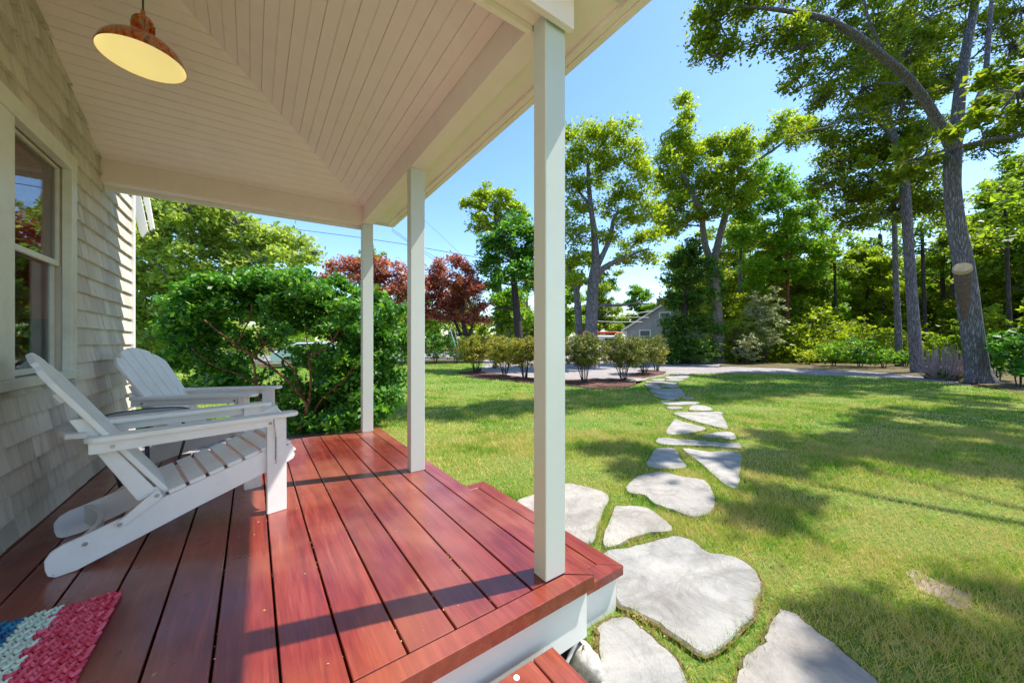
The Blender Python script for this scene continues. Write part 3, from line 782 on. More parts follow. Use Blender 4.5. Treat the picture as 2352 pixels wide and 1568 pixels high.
for (a, b_) in ((3.05, yr-.03), (2.13, 2.80)):
    sbox('pane', M_glass, WX-.043, WX-.039, a, b_, CZ+.51, ztp-.02, bevel=0)
    sbox('pane', M_glass, WX-.065, WX-.061, a, b_, zs+.02, CZ+.50, bevel=0)
# what shows behind the glass: red-brown wood jamb above, dark curtains below
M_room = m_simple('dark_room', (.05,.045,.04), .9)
M_redwood = m_simple('red_brown_wood', (.22,.05,.015), .5, var=.2, sc=5)
M_curt = m_simple('grey_green_curtain', (.07,.085,.075), .9, var=.3, sc=4)
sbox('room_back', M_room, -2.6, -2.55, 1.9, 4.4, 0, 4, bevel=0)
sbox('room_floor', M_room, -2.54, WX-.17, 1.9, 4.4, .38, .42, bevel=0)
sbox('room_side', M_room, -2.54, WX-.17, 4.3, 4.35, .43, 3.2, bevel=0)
mb = MB()
for (a, b_) in ((3.02, yr), (2.10, 2.84)):
    mb.box(WX-.21, WX-.165, a, a+.07, CZ-.15, ztp+.1); mb.box(WX-.21, WX-.165, b_-.07, b_+.05, CZ-.15, ztp+.1)
    mb.box(WX-.205, WX-.166, a+.07, b_-.07, CZ+.98, ztp+.12)
sub(mb, 'inner_jamb', M_redwood, 0)
mb = MB(); mb.box(WX-.16, WX-.07, yr+.004, yr+.018, CZ+.15, ztp+.02); mb.box(WX-.16, WX-.07, 3.02, yr+.003, ztp+.004, ztp+.018); sub(mb, 'jamb_lining', m_simple('red_stained_jamb', (.62,.11,.03), .4, var=.25, sc=4), 0)
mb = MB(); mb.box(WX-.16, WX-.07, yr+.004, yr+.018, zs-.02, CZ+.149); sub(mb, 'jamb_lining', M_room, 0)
mb = MB(); mb.box(WX-.15, WX-.14, 3.03, yr-.01, CZ+.62, ztp+.02); sub(mb, 'window_blind', m_simple('red_brown_blind', (.42,.10,.03), .6, var=.35, sc=2), 0)
mb = MB(); n_ = 60
cv = []
for i in range(n_+1):
    y = 3.30+.42*i/n_; x = WX-.27+.016*math.sin(i*1.1)+.01*math.sin(i*.37)
    cv += [(x, y, CZ-.3), (x, y, CZ+1.05)]
mb.add(cv, [(2*i, 2*i+2, 2*i+3, 2*i+1) for i in range(n_)]); sub(mb, 'curtain', M_curt, 0)

# ------------------------------------------------------------------ pendant lamp
LX, LY, LZ = -.50, 2.86, CZ+1.575
lamp = empty('pendant_lamp', (LX, LY, LZ), 'rusty dome pendant lamp with cream inside hanging from the porch ceiling', 'lamp')
def m_rust():
    m, n, b = newmat('rusted_enamel')
    v = coords(n, 'Object', (1, 1, .55)); 
    c = ramp(n, [(.30, (.14,.014,.005)), (.43, (.50,.06,.008)), (.55, (.72,.22,.025)), (.585, (.34,.37,.36)), (.66, (.10,.15,.20))], noise(n, v, 34, 5, .6, .5)).outputs[0]
    n.links.new(c, b.inputs['Base Color']); b.inputs['Roughness'].default_value = .25; b.inputs['Coat Weight'].default_value = .6
    bump(n, b, noise(n, v, 22, 5), .3, .003); return m
M_rust = m_rust()
mb = MB(); mb.lathe([(.184,-.004),(.186,0),(.182,.012),(.170,.045),(.148,.075),(.118,.100),(.085,.118),(.052,.130),(.046,.134)], n=48)
mb.build('lamp_shade', M_rust, lamp, smooth=True)
mb = MB(); mb.lathe([(.046,.132),(.047,.150),(.041,.158),(.041,.205),(.044,.210),(.044,.222),(.034,.236),(.020,.248),(.010,.256),(.010,.275),(.004,.28)], n=24)
mb.build('lamp_neck', M_rust, lamp, smooth=True)
mb = MB()
for k in range(10):
    a = 2*math.pi*k/10; mb.cbox((.045*math.cos(a), .045*math.sin(a), .182), (.010,.004,.05), Matrix.Rotation(a, 3, 'Z'))
mb.build('cooling_fins', M_rust, lamp)
m, n, b = newmat('lit_cream_enamel')
b.inputs['Base Color'].default_value = (.80,.70,.34,1); b.inputs['Roughness'].default_value = .3
b.inputs['Emission Color'].default_value = (1,.83,.36,1); b.inputs['Emission Strength'].default_value = .22
mb = MB(); mb.lathe([(.182,-.002),(.176,.012),(.164,.043),(.142,.070),(.112,.094),(.08,.11),(.045,.12),(0,.122)], n=48)
mb.build('shade_lining', m, lamp, smooth=True)
mb = MB(); mb.tube([(0,0,.27),(0,0,ZC+SL*HK-LZ+.02)], .0045, 8); mb.build('cord', m_simple('cord_brown', (.10,.06,.04), .7), lamp)

# ------------------------------------------------------------------ adirondack chairs
def chair_master():
    t = empty('adirondack_chair', (0,0,DZ), '', 'chair', 'white adirondack chairs on the porch')
    def b(mb, name, mat=M_chair, bevel=.003, seg=2, parent=None): return mb.build(name, mat, parent or t, bevel=bevel, seg=seg)
    rail = [(-.83,.045),(-.832,.085),(-.815,.115),(-.78,.135),(-.72,.152),(-.60,.19),(-.44,.248),(-.03,.374),(.06,.402),(.10,.405),(.125,.385),(.150,.355),(.160,.325),(.150,.302),(.12,.288),(-.02,.247),(-.32,.150),(-.60,.052),(-.74,.004),(-.80,0),(-.822,.014)]
    for s in (-1, 1):
        y = s*.245
        mb = MB(); mb.prism(rail, 'y', y-.011, y+.011); r = b(mb, 'side_rail')
        # front leg outside the rail
        y2 = s*.268
        mb = MB(); mb.prism([(0,0),(.106,0),(.104,.583),(0,.583)], 'y', y2-.011, y2+.011); l = b(mb, 'leg')
        mb = MB(); mb.prism([(.03,.582),(.085,.582),(.085,.50),(.055,.46),(.045,.46)], 'y', y2+s*.0115, y2+s*.034); b(mb, 'arm_bracket')
        # arm: board with rounded ends
        yo, yi = s*.325, s*.215
        arm = []
        lo, hi = min(yo, yi), max(yo, yi); rad = .045; x0, x1 = -.72, .168
        for cx, cy, a0 in ((x1-rad, hi-rad, 0), (x0+rad, hi-rad, 90), (x0+rad, lo+rad, 180), (x1-rad, lo+rad, 270)):
            for k in range(5):
                a = R(a0+90*k/4); arm.append((cx+rad*math.cos(a), cy+rad*math.sin(a)))
        mb = MB(); mb.prism(arm, 'z', .584, .607); b(mb, 'armrest')
        mb = MB(); mb.prism([(-.705,.530),(-.705,.5835),(.028,.5835),(.028,.535)], 'y', s*.2795, s*.2795+s*.020); b(mb, 'arm_support')
        mb = MB(); mb.prism([(-.625,.170),(-.600,.150),(-.455,.252),(-.470,.290),(-.485,.290)], 'y', s*.2565, s*.2565+s*.016); b(mb, 'brace')
        mb = MB(); mb.prism([(-.545,.250),(-.462,.258),(-.715,.690),(-.765,.690)], 'y', s*.222-.011, s*.222+.011); b(mb, 'back_support')
        # bolts
        mb = MB()
        for X, Z, yy in ((-.715,.115,s*.2565), (-.607,.170,s*.273), (-.478,.268,s*.273), (-.63,.556,s*.30), (.012,.556,s*.30)):
            for k, (r_, d_) in enumerate(((.009, 0), (.009, .002), (.005, .005))):
                pass
            mb.tube([(X, yy, Z), (X, yy+s*.003, Z)], .0095, 12); mb.tube([(X, yy+s*.003, Z), (X, yy+s*.006, Z)], .005, 6)
        o = b(mb, 'bolts', M_steel, 0); o['kind'] = 'stuff'
    # seat slats following the rail top
    for i in range(6):
        f0 = i/6; X0 = -.435+.082*i; z0 = .2495+(X0+.44)*.3024
        a = math.atan(.3024)
        M = Matrix.Rotation(-a, 3, 'Y'); c = (X0+.036, 0, z0+.036*.3024+.0125)
        mb = MB(); mb.cbox(c, (.070, .512, .021), M); b(mb, 'seat_slat')
    mb = MB(); mb.cbox((.100,0,.415), (.075,.512,.021), Matrix.Rotation(R(12), 3, 'Y')); b(mb, 'seat_slat')
    mb = MB(); mb.cbox((.142,0,.375), (.021,.512,.062), Matrix.Rotation(R(-35), 3, 'Y')); b(mb, 'seat_slat')
    # back: fan of slats
    bx, bz = -.436, .262; dirv = Vector((-.53, 0, .848)).normalized(); nrm = Vector((dirv.z, 0, -dirv.x))
    lens = [.73, .835, .862, .835, .73]
    for i in range(5):
        s = i-2; L = lens[i]; w0, w1 = .088, .108
        c0, c1 = s*.0925, s*.1125
        hi, lo_ = (c1-w1/2, c1+w1/2), 0
        if i in (0, 4):
            q1, q0 = (L*1.09, L*.97) if i == 4 else (L*.97, L*1.09)
            prof_ = [(c0-w0/2, 0), (c0+w0/2, 0), (c1+w1/2, q0), (c1+(.01 if i == 4 else .02), L*1.04), (c1-(.02 if i == 4 else .01), L*1.07), (c1-w1/2, q1)]
        elif i in (1, 3):
            q1, q0 = (L*1.025, L*.975) if i == 3 else (L*.975, L*1.025)
            prof_ = [(c0-w0/2, 0), (c0+w0/2, 0), (c1+w1/2, q0), (c1, L*1.005), (c1-w1/2, q1)]
        else: prof_ = [(c0-w0/2, 0), (c0+w0/2, 0), (c1+w1/2, L*.995), (c1, L), (c1-w1/2, L*.995)]
        mb = MB(); vs = []
        for h in (-.011, .011):
            for yy, ll in prof_:
                q = Vector((bx, 0, bz))+dirv*ll+nrm*h; vs.append((q.x, yy, q.z))
        n = len(prof_); mb.add(vs, [tuple(range(n))[::-1], tuple(range(n, 2*n))]+[(k, (k+1) % n, n+(k+1) % n, n+k) for k in range(n)])
        b(mb, 'back_slat')
    # back cross rails
    q = Vector((bx,0,bz))+dirv*.385-nrm*.026
    mb = MB(); mb.prism([(-.71,-.30),(-.71,.30),(-.775,.25),(-.800,.12),(-.806,0),(-.800,-.12),(-.775,-.25)], 'z', .608, .630)
    b(mb, 'back_cross_rail')
    mb = MB(); q = Vector((bx,0,bz))+dirv*.02-nrm*.026; mb.cbox(q, (.028,.44,.07), Matrix.Rotation(-math.atan2(.53,.848), 3, 'Y')); b(mb, 'back_cross_rail')
    mb = MB(); q = Vector((bx,0,bz))+dirv*.64-nrm*.020; mb.cbox(q, (.018,.46,.05), Matrix.Rotation(-math.atan2(.53,.848), 3, 'Y')); b(mb, 'back_cross_rail')
    # curved rear stretcher
    st_ = []
    for k in range(9):
        y = -.234+.468*k/8; x = -.705+.05*math.sin(math.pi*k/8); st_.append((x, y))
    poly = st_+[(x-.022, y) for x, y in reversed(st_)]
    mb = MB(); mb.prism(poly, 'z', .055, .150); b(mb, 'stretcher')
    return t
def copy_tree(o, parent=None):
    c = o.copy(); COL.objects.link(c)
    if parent: c.parent = parent
    for ch in o.children: copy_tree(ch, c)
    return c
ch1 = chair_master()
ch2 = copy_tree(ch1)
ch1.location = (.009, 2.924, DZ); ch1.rotation_euler.z = R(13)
ch1['label'] = 'white adirondack chair nearest the camera, seen from the side, chain on its front leg'
ch2.location = (-.02, 4.10, DZ); ch2.rotation_euler.z = R(-22)
ch2['label'] = 'white adirondack chair farther along the wall, its slatted back seen from the front'
# chain hanging on the near front leg
mb = MB()
for k in range(11):
    z = .475-.0145*k; 
    ring = []
    for j in range(9):
        a = 2*math.pi*j/8
        if k % 2: ring.append((.045+.004*math.cos(a), -.284, z+.010*math.sin(a)))
        else: ring.append((.045, -.284+.004*math.cos(a), z+.010*math.sin(a)))
    mb.tube(ring, .0014, 4, False)
mb.tube([(.045,-.279,.485),(.045,-.288,.485)], .005, 8)
mb.tube([(.043,-.286,.325),(.050,-.286,.315),(.046,-.286,.302),(.040,-.286,.308)], .0018, 5)
mb.build('chain', M_steel, ch1)['kind'] = 'stuff'

# ------------------------------------------------------------------ round side table between the chairs
tb = empty('side_table', (-.60,3.56,DZ), 'small round black metal side table with mesh top between the two white chairs', 'table')
M_mesh = m_simple('grey_perforated_metal', (.30,.29,.28), .5, .4, var=.35, sc=60)
mb = MB(); mb.lathe([(0,.545),(.205,.545),(.205,.549),(0,.549)], n=48); mb.build('table_top', M_mesh, tb)
mb = MB(); mb.lathe([(.203,.535),(.222,.535),(.224,.552),(.203,.556),(.203,.535)], n=48); mb.build('rim', M_black, tb, smooth=False)
for k in range(3):
    a = R(-20+120*k); ca, sa = math.cos(a), math.sin(a)
    pr = [(.190,.536),(.215,.44),(.215,.34),(.185,.22),(.150,.11),(.145,.05),(.175,.0)]
    mb = MB(); vs = []
    for r_, z in pr:
        for w_, d_ in ((-.013,-.003),(.013,-.003),(.013,.003),(-.013,.003)):
            rr = r_+d_; vs.append((rr*ca-w_*sa, rr*sa+w_*ca, z))
    fs = [(4*i+j, 4*i+(j+1) % 4, 4*i+4+(j+1) % 4, 4*i+4+j) for i in range(len(pr)-1) for j in range(4)]
    mb.add(vs, fs); mb.build('leg', M_black, tb)
mb = MB(); mb.tube([(.148*math.cos(R(a)), .148*math.sin(R(a)), .10) for a in range(0, 361, 15)], .005, 6, False); mb.build('leg_ring', M_black, tb)

# ------------------------------------------------------------------ woven rope doormat
rug = empty('rope_doormat', (-.95,1.6,DZ), 'woven rope doormat in pink red, pale mint and blue stripes', 'doormat')
def m_rope(name, a, b_):
    m, n, bs = newmat(name)
    at = N(n, 'ShaderNodeAttribute'); at.attribute_name = 'tint'
    c = ramp(n, [(0, a), (1, b_)], at.outputs['Fac']).outputs[0]
    n.links.new(c, bs.inputs['Base Color']); bs.inputs['Roughness'].default_value = .8
    wv = N(n, 'ShaderNodeTexWave'); wv.inputs['Scale'].default_value = 130; wv.bands_direction = 'DIAGONAL'
    n.links.new(coords(n, 'World'), wv.inputs['Vector']); bump(n, bs, wv.outputs['Fac'], .5, .003)
    return m
RM = {'pink_strands': m_rope('pink_rope', (.62,.03,.08), (.92,.17,.27)), 'mint_strands': m_rope('mint_rope', (.55,.74,.64), (.75,.90,.80)), 'blue_strands': m_rope('blue_rope', (.01,.08,.24), (.03,.28,.48))}
bands = {k: MB() for k in RM}
nx, ny = 23, 34
for i in range(nx):
    for j in range(ny):
        x = -.452-.0232*i; y = 2.160-.0235*j+(.011 if i % 2 else 0)
        if x > -.605-.006*math.sin(j*1.3)-.008*((j//2) % 2): nm = 'pink_strands'
        elif x > -.690-.008*((j//2) % 2): nm = 'mint_strands'
        elif x > -.80: nm = 'blue_strands'
        elif x > -.87: nm = 'mint_strands'
        else: nm = 'pink_strands'
        mb = bands[nm]
        for sgn in (1, -1):
            base = len(mb.v)
            cx = x+sgn*.0055; ang = R(62)*1 if sgn > 0 else R(118)
            L, W, H = .0165, .0062, .0085
            dx, dy = math.cos(ang), math.sin(ang)
            for ii in range(5):
                th = math.pi*ii/4
                for kk in range(6):
                    a = 2*math.pi*kk/6
                    lx = -math.cos(th)*L; rr = math.sin(th)
                    mb.v.append((cx+dx*lx-dy*rr*math.cos(a)*W, y+dy*lx+dx*rr*math.cos(a)*W, DZ+.013+rr*math.sin(a)*H+.003*math.sin(j*2.1+i)))
            for ii in range(4):
                for kk in range(6):
                    a = base+ii*6+kk; b2 = base+ii*6+(kk+1) % 6
                    mb.f.append((a, b2, b2+6, a+6))
for k, mb in bands.items():
    o = part(mb, k, RM[k], rug, smooth=True); o['kind'] = 'stuff'
    npol = len(o.data.polygons); a = o.data.attributes.new('tint', 'FLOAT', 'FACE'); a.data.foreach_set('value', np.repeat(rng.random(npol//24+1), 24)[:npol].astype(np.float32))
mb = MB(); mb.box(-.975, -.455, 1.36, 2.158, DZ+.002, DZ+.010); part(mb, 'mat_backing', m_simple('deep_red_weave', (.20,.012,.02), .9), rug)

# ------------------------------------------------------------------ foliage engine
def leaf_tris(cen, size, k=4, up=.5, r=rng):
    """random leaf faces: k=3 triangles, k=4 diamonds"""
    n = len(cen)
    nr = r.normal(size=(n, 3)); nr[:, 2] += up*np.sign(nr[:, 2]+.3); nr /= np.linalg.norm(nr, axis=1, keepdims=True)
    a = r.normal(size=(n, 3)); a -= nr*(a*nr).sum(1, keepdims=True); a /= np.linalg.norm(a, axis=1, keepdims=True)
    b = np.cross(nr, a); s = (size*r.uniform(.45, 1.5, n))[:, None]
    if k == 4: v = np.stack([cen-a*s*.6, cen+b*s*.34-a*s*.05, cen+a*s*.6, cen-b*s*.34-a*s*.05], 1)
    else: v = np.stack([cen-a*s*.5-b*s*.3, cen-a*s*.4+b*s*.4, cen+a*s*.6], 1)
    return v.reshape(-1, 3)
def scatter(c, r3, nsub, nleaf, sig, shell=.55, r=rng):
    """sub-clusters in an ellipsoid; returns leaf centres and sub-cluster centres"""
    d = r.normal(size=(nsub, 3)); d /= np.linalg.norm(d, axis=1, keepdims=True)
    rad = r.uniform(shell**3, 1, nsub)**(1/3)
    sc = np.array(c)+d*rad[:, None]*np.array(r3)
    per = max(1, int(nleaf/nsub))
    lc = np.repeat(sc, per, 0)+r.normal(size=(nsub*per, 3))*np.array([sig, sig, sig*.6])
    return lc, sc
class Tree:
    def __init__(s, name, label, cat='tree', group=None, base=None):
        s.o = empty(name, base, label, cat, group); s.base = Vector(base)
        s.wood = MB(); s.skel = []; s.lv = []; s.lt = []
    def limb(s, pts, sides=8, cap=True):
        """pts: (Vector, radius)"""
        # resample smooth
        P_ = [p for p, _ in pts]; Rr = [r_ for _, r_ in pts]
        out, ro = [], []
        for i in range(len(P_)-1):
            p0 = P_[max(i-1, 0)]; p1 = P_[i]; p2 = P_[i+1]; p3 = P_[min(i+2, len(P_)-1)]
            for k in range(3):
                t = k/3
                out.append(.5*((2*p1)+(-p0+p2)*t+(2*p0-5*p1+4*p2-p3)*t*t+(-p0+3*p1-3*p2+p3)*t**3)); ro.append(Rr[i]+(Rr[i+1]-Rr[i])*t)
        out.append(P_[-1]); ro.append(Rr[-1])
        s.wood.tube([q-s.base for q in out], ro, sides, cap)
        s.skel += list(zip(out, ro))
    def near(s, p, zmax=None):
        best = None; bd = 1e9
        for q, r_ in s.skel:
            if q.z > p.z+.6 or r_ < .02: continue
            d = (q-p).length+.5*max(0, p.z-q.z-3)
            if d < bd: bd = d; best = (q, r_)
        return best or s.skel[0]
    def branch(s, p, r0=None):
        q, r_ = s.near(p); d = p-q
        if d.length < .2: return
        r1 = min(r_*.6, .03+.016*d.length) if r0 is None else r0
        side = Vector((random.gauss(0, 1), random.gauss(0, 1), random.gauss(0, .6)))*d.length*.07
        m1 = q+d*.35+side+Vector((0,0,-.02*d.length)); m2 = q+d*.7+side*.5+Vector((0,0,.03*d.length))
        s.limb([(q, r1), (m1, r1*.75), (m2, r1*.5), (p, max(.006, r1*.22))], 5, False)
    def clump(s, c, r3, nleaf, size, sub=None, sig=None, k=3, twigs=True, shell=.5, up=.5, droop=0):
        c = Vector(c); sub = sub or max(6, int(nleaf/85)); sig = sig*.62 if sig else .14*sum(r3)/3+.05
        lc, sc = scatter(c, r3, sub, nleaf, sig, shell)
        s.lv.append(leaf_tris(lc, size, k, up)-np.array(s.base)); s.lt.append(rng.random(len(lc))); s.k = k
        if twigs:
            s.branch(c)
            m0 = c-Vector((0,0,r3[2]*.4))
            for q in sc[:: max(1, len(sc)//18)]:
                q = Vector(q); mid = (m0+q)/2+Vector((random.gauss(0,.1), random.gauss(0,.1), random.gauss(0,.06)))*r3[0]
                s.wood.tube([c-s.base, mid-s.base, q-s.base], [.03, .02, .009], 3, False)
    def done(s, bark, leaf, wname='trunk', lname='crown'):
        w_ = None
        if s.wood.v: w_ = s.wood.build(wname, bark, s.o, smooth=True)
        if s.lv:
            cr = link(lname, tri_mesh(lname, np.concatenate(s.lv), np.concatenate(s.lt), s.k), leaf, s.o)
        return s.o
def px(t, pts):
    """(u, v, width px) at distance t -> (Vector, radius)"""
    return [(P(c[0], c[1], t+(c[3] if len(c) > 3 else 0)), max(.004, c[2]*t/FPX/2/math.sqrt(1+((c[0]-1176)/FPX)**2))) for c in pts]
def clumps_px(T, t, lst, dens, size, k=3, dth=.9, sig=None, tj=1.0, up=.5, shell=.5, twigs=True):
    for c in lst:
        u, v, ru, rv = c[:4]; dt = c[4] if len(c) > 4 else random.uniform(-tj, tj)
        tt = t+dt; rx, rz = ru*tt/FPX, rv*tt/FPX; ry = (rx+rz)/2*dth
        n = int(dens*(rx*rz)**.9*3.3)
        T.clump(P(u, v, tt), (rx*1.0, (rx+ry)/2, rz), max(60, n), size, k=k, sig=sig, up=up, shell=shell, twigs=twigs)
def at(u, v): g_ = G(u, v); return g_, (g_.x*S_+g_.y*C_)

# ---- big maple on the right with a sawn-off stub
b0, t4 = at(2250, 880)
T = Tree('maple_tree', 'tall grey maple with a sawn off limb stub and a long limb reaching left', base=b0)
T.limb(px(t4, [(2256,893,105),(2252,875,84),(2245,850,64),(2238,800,60),(2230,740,57),(2222,680,57),(2212,600,52),(2197,520,47),(2188,430,42),(2188,350,48)]), 20)
for (du, dv, wd) in ((52,886,16),(-36,886,14)):
    T.limb([(P(2250+du*.2, 850, t4), .2), (P(2250+du*.6, 876, t4-.05), .13), (G(2250+du, dv, -.12), .05)], 8)
T.limb(px(t4, [(2190,360,40,0),(2196,300,36,0),(2207,192,32,.2),(2219,115,28,.4),(2240,0,24,.6),(2250,-110,18,.8),(2255,-230,8,1)]), 12)
T.limb(px(t4, [(2190,350,34,0),(2160,290,30,-.3),(2119,223,26,-.6),(2080,175,24,-.9),(2042,142,22,-1.2),(1958,77,19,-1.8),(1889,42,14,-2.2),(1789,23,9,-2.6),(1700,15,5,-2.9)]), 10)
T.limb(px(t4, [(2200,330,24,.2),(2215,288,22,.4),(2246,230,20,.8),(2263,173,18,1.1),(2273,58,15,1.5),(2282,-60,10,1.9)]), 10)
T.limb(px(t4, [(1889,42,8,-2.2),(1800,60,6,-2.4),(1740,90,4,-2.5),(1690,110,3,-2.6)]), 6, False)
T.limb(px(t4, [(2265,165,10,1.1),(2300,175,8,.8),(2352,170,5,.5)]), 6, False)
T.limb(px(t4, [(2042,142,9,-1.2),(2000,60,8,-1.5),(1980,-20,5,-1.8)]), 6, False)
cl = [(1650,50,60,55,-2.6),(1640,20,40,40,-2.8),(1640,130,45,32,-2.6),(1615,80,22,30,-2.5),(1745,102,24,26,-2.4),(1700,0,60,40,-2.8),(1790,60,55,50,-2.4),(1840,100,55,55,-2),(1830,180,38,32,-1.6),(1900,60,70,55,-1.8),
      (1930,150,60,50,-1.5),(1890,210,45,35,-1.2),(1985,200,55,45,-1),(2010,60,75,60,-1.4),(2070,240,50,40,-.6),(2080,120,60,45,-.9),(2130,40,80,60,-.5),(2170,170,45,45,1.2),
      (2265,340,45,35,1.6),(2320,100,50,50,2),(2325,210,50,45,2),(2345,20,50,60,1.6),(2320,300,45,40,1.2),(2220,50,60,50,2.2),(2130,310,40,30,1.4),
      (1760,-60,90,60,-2.5),(1900,-90,110,70,-2),(2060,-110,120,80,-1),(2220,-140,120,80,.5),(2360,-120,100,80,1.5),(2120,-230,130,70,0),(1960,-200,110,60,-1)]
cl = [c[:4]+((c[4]+(0.2 if c[0] < 1860 else 1.8)),) for c in cl]
clumps_px(T, t4, [(1600,-95,70,50,-3),(1530,-120,55,40,-3.2),(1690,-150,80,50,-2.8),(1480,-160,50,36,-3),(1580,-190,80,40,-2.5)], 800, .095, k=4, dth=1.0, sig=.24, twigs=False)
clumps_px(T, t4, cl, 800, .095, k=4, dth=1.0, sig=.24)
maple = T.done(B_grey, L_hero)
# stub as a part of the maple
q = P(2213, 617, t4-.40)
mb = MB(); rel = q-b0
n_ = 12; ringt = []; ringb = []
mb.tube([P(2216,735,t4-.42)-b0, P(2215,700,t4-.47)-b0, P(2213,655,t4-.52)-b0, P(2210,618,t4-.55)-b0], [.05,.12,.19,.215], 12)
mb.build('limb_stub', M_oldwood, maple)
sn = Vector((-.55*ray(2210,617).x, -.55*ray(2210,617).y, .75)).normalized(); sc_ = P(2210,620,t4-.57)-b0; mb = MB(); mb.tube([sc_-sn*.01, sc_+sn*.13], [.225,.215], 16); mb.build('sawn_face', M_cutwood, maple)

# ---- second tree on the right (straight trunk)
b0, t5 = at(2107, 856)
T = Tree('oak_tree', 'straight trunked tree just left of the big maple, forking high up', base=b0)
T.limb(px(t5, [(2112,862,52),(2108,852,38),(2102,790,32),(2095,690,29),(2087,570,27),(2080,450,26),(2074,385,25)]), 14)
T.limb(px(t5, [(2074,390,24),(2058,330,20),(2043,276,16),(2038,192,13),(2032,110,8),(2025,30,4)]), 10)
T.limb(px(t5, [(2062,345,15),(2035,295,14),(2004,269,12),(1975,240,10,-.5),(1954,219,8,-1),(1920,180,4,-1.5)]), 8)
T.limb(px(t5, [(2076,395,14),(2110,370,12,.5),(2150,330,9,1),(2180,290,5,1.5)]), 8)
T.limb(px(t5, [(1990,258,6,-.2),(1950,265,5,-.7),(1910,290,4,-1),(1860,300,3,-1.4),(1800,320,2,-1.6)]), 6, False)
cl = [(1950,300,50,30),(1990,340,60,35),(1930,370,60,30),(1900,420,45,22),(2000,420,65,35),(1955,460,70,28),(2060,330,55,40),(2110,300,55,40),(2120,400,60,45),(2060,480,60,35),(2150,470,50,40),
      (2010,240,50,35),(1900,330,35,20),(1850,300,40,16,-1),(2060,180,55,50),(2000,140,50,45),(2120,200,55,50),(2040,80,60,50),(2150,110,50,40),(1960,500,50,22)]
clumps_px(T, t5, [c[:4]+((c[4] if len(c) > 4 else 0)+random.uniform(.3, 1.8),) for c in cl], 700, .135, k=3, sig=.36)
T.done(B_grey, L_hero)

# ---- off-frame oak whose crown shades the near lawn
for (rt, fw, seed, lab) in ((17.4, 8.6, 1, 'broad leafy tree leaning in from beyond the right edge'), (12.9, 3.4, 2, 'leafy tree standing to the right of the lawn'), (17.0, -3.0, 4, 'leafy tree standing far to the right, behind the viewer')):
    b0 = F(rt, fw)
    T = Tree('oak_tree', lab, base=b0)
    T.limb([(b0, .42), (b0+Vector((0,0,1)), .34), (b0+Vector((.1,0,5)), .28), (b0+F(-.5,0,9), .2), (b0+F(-1,.3,12.5), .08)], 12)
    rr = random.Random(seed)
    for i in range(24):
        h = rr.uniform(7.0, 13.5); a = rr.uniform(0, 6.28); ra = rr.uniform(1, 6.4)*(1-.2*abs(h-9)/4)
        c = b0+F(-1.2+ra*math.cos(a), ra*math.sin(a), h)
        T.clump(c, (rr.uniform(.9,1.6), rr.uniform(.9,1.6), rr.uniform(.4,.7)), 1300, .16, k=3, sub=8, sig=.24)
    T.done(B_grey, L_hero)

# ---- ivy-clad forked tree in the centre
b0, t3 = at(1648, 833)
T = Tree('oak_tree', 'forked pale trunk tree wrapped in ivy between the dark evergreen and the bright green tree', base=b0)
T.limb(px(t3, [(1652,838,44),(1649,825,32),(1649,770,27),(1646,700,25),(1639,640,25),(1636,595,27)]), 14)
T.limb(px(t3, [(1634,600,20),(1621,568,17),(1614,520,15),(1613,490,14),(1598,461,12),(1585,434,11),(1563,393,9),(1547,372,7),(1530,330,4)]), 8)
T.limb(px(t3, [(1640,600,20),(1652,547,18),(1663,506,17),(1673,469,16),(1682,439,15),(1684,423,14)]), 8)
T.limb(px(t3, [(1684,425,12),(1680,385,9),(1682,358,7),(1688,326,4)]), 6)
T.limb(px(t3, [(1684,425,12),(1703,404,10),(1725,385,9),(1751,361,8),(1776,345,7),(1810,320,5),(1850,300,3)]), 7)
T.limb(px(t3, [(1535,345,5),(1517,318,4),(1536,299,4),(1558,281,3),(1566,255,2)]), 5, False)
cl = [(1575,235,20,16),(1583,262,18,16),(1562,300,22,18),(1545,335,28,22),(1590,330,28,24),(1530,375,32,26),(1580,385,34,26),(1625,350,30,24),(1655,330,30,22),(1690,315,28,18),(1705,345,28,22),(1640,395,34,26),
      (1700,385,26,24),(1560,430,34,28),(1610,445,34,28),(1655,430,30,26),(1715,420,28,22),(1520,420,26,22),(1540,470,34,26),(1590,500,34,26),(1690,460,28,24),(1720,455,24,18),(1640,480,26,22),(1550,520,30,24),(1520,500,24,20),
      (1800,300,30,16),(1835,285,28,15),(1870,305,24,11),(1795,268,18,12),(1830,325,26,10),(1760,330,22,12)]
clumps_px(T, t3, cl, 560, .18, k=3, sig=.42)
ivyt = T.done(B_pale, L_oak)
# ivy on the lower trunk
tv = []; 
for (u, v, r_) in ((1634,610,.5),(1636,650,.6),(1640,690,.65),(1645,730,.6),(1648,770,.5),(1652,640,.4)):
    c = P(u, v, t3-.15); lc, _ = scatter(c, (r_*.7, r_*.7, .8), 10, 420, .16); tv.append(leaf_tris(lc, .16, 3)-np.array(b0))
tv = np.concatenate(tv); link('ivy', tri_mesh('ivy', tv, rng.random(len(tv)//3)), L_bush, ivyt)

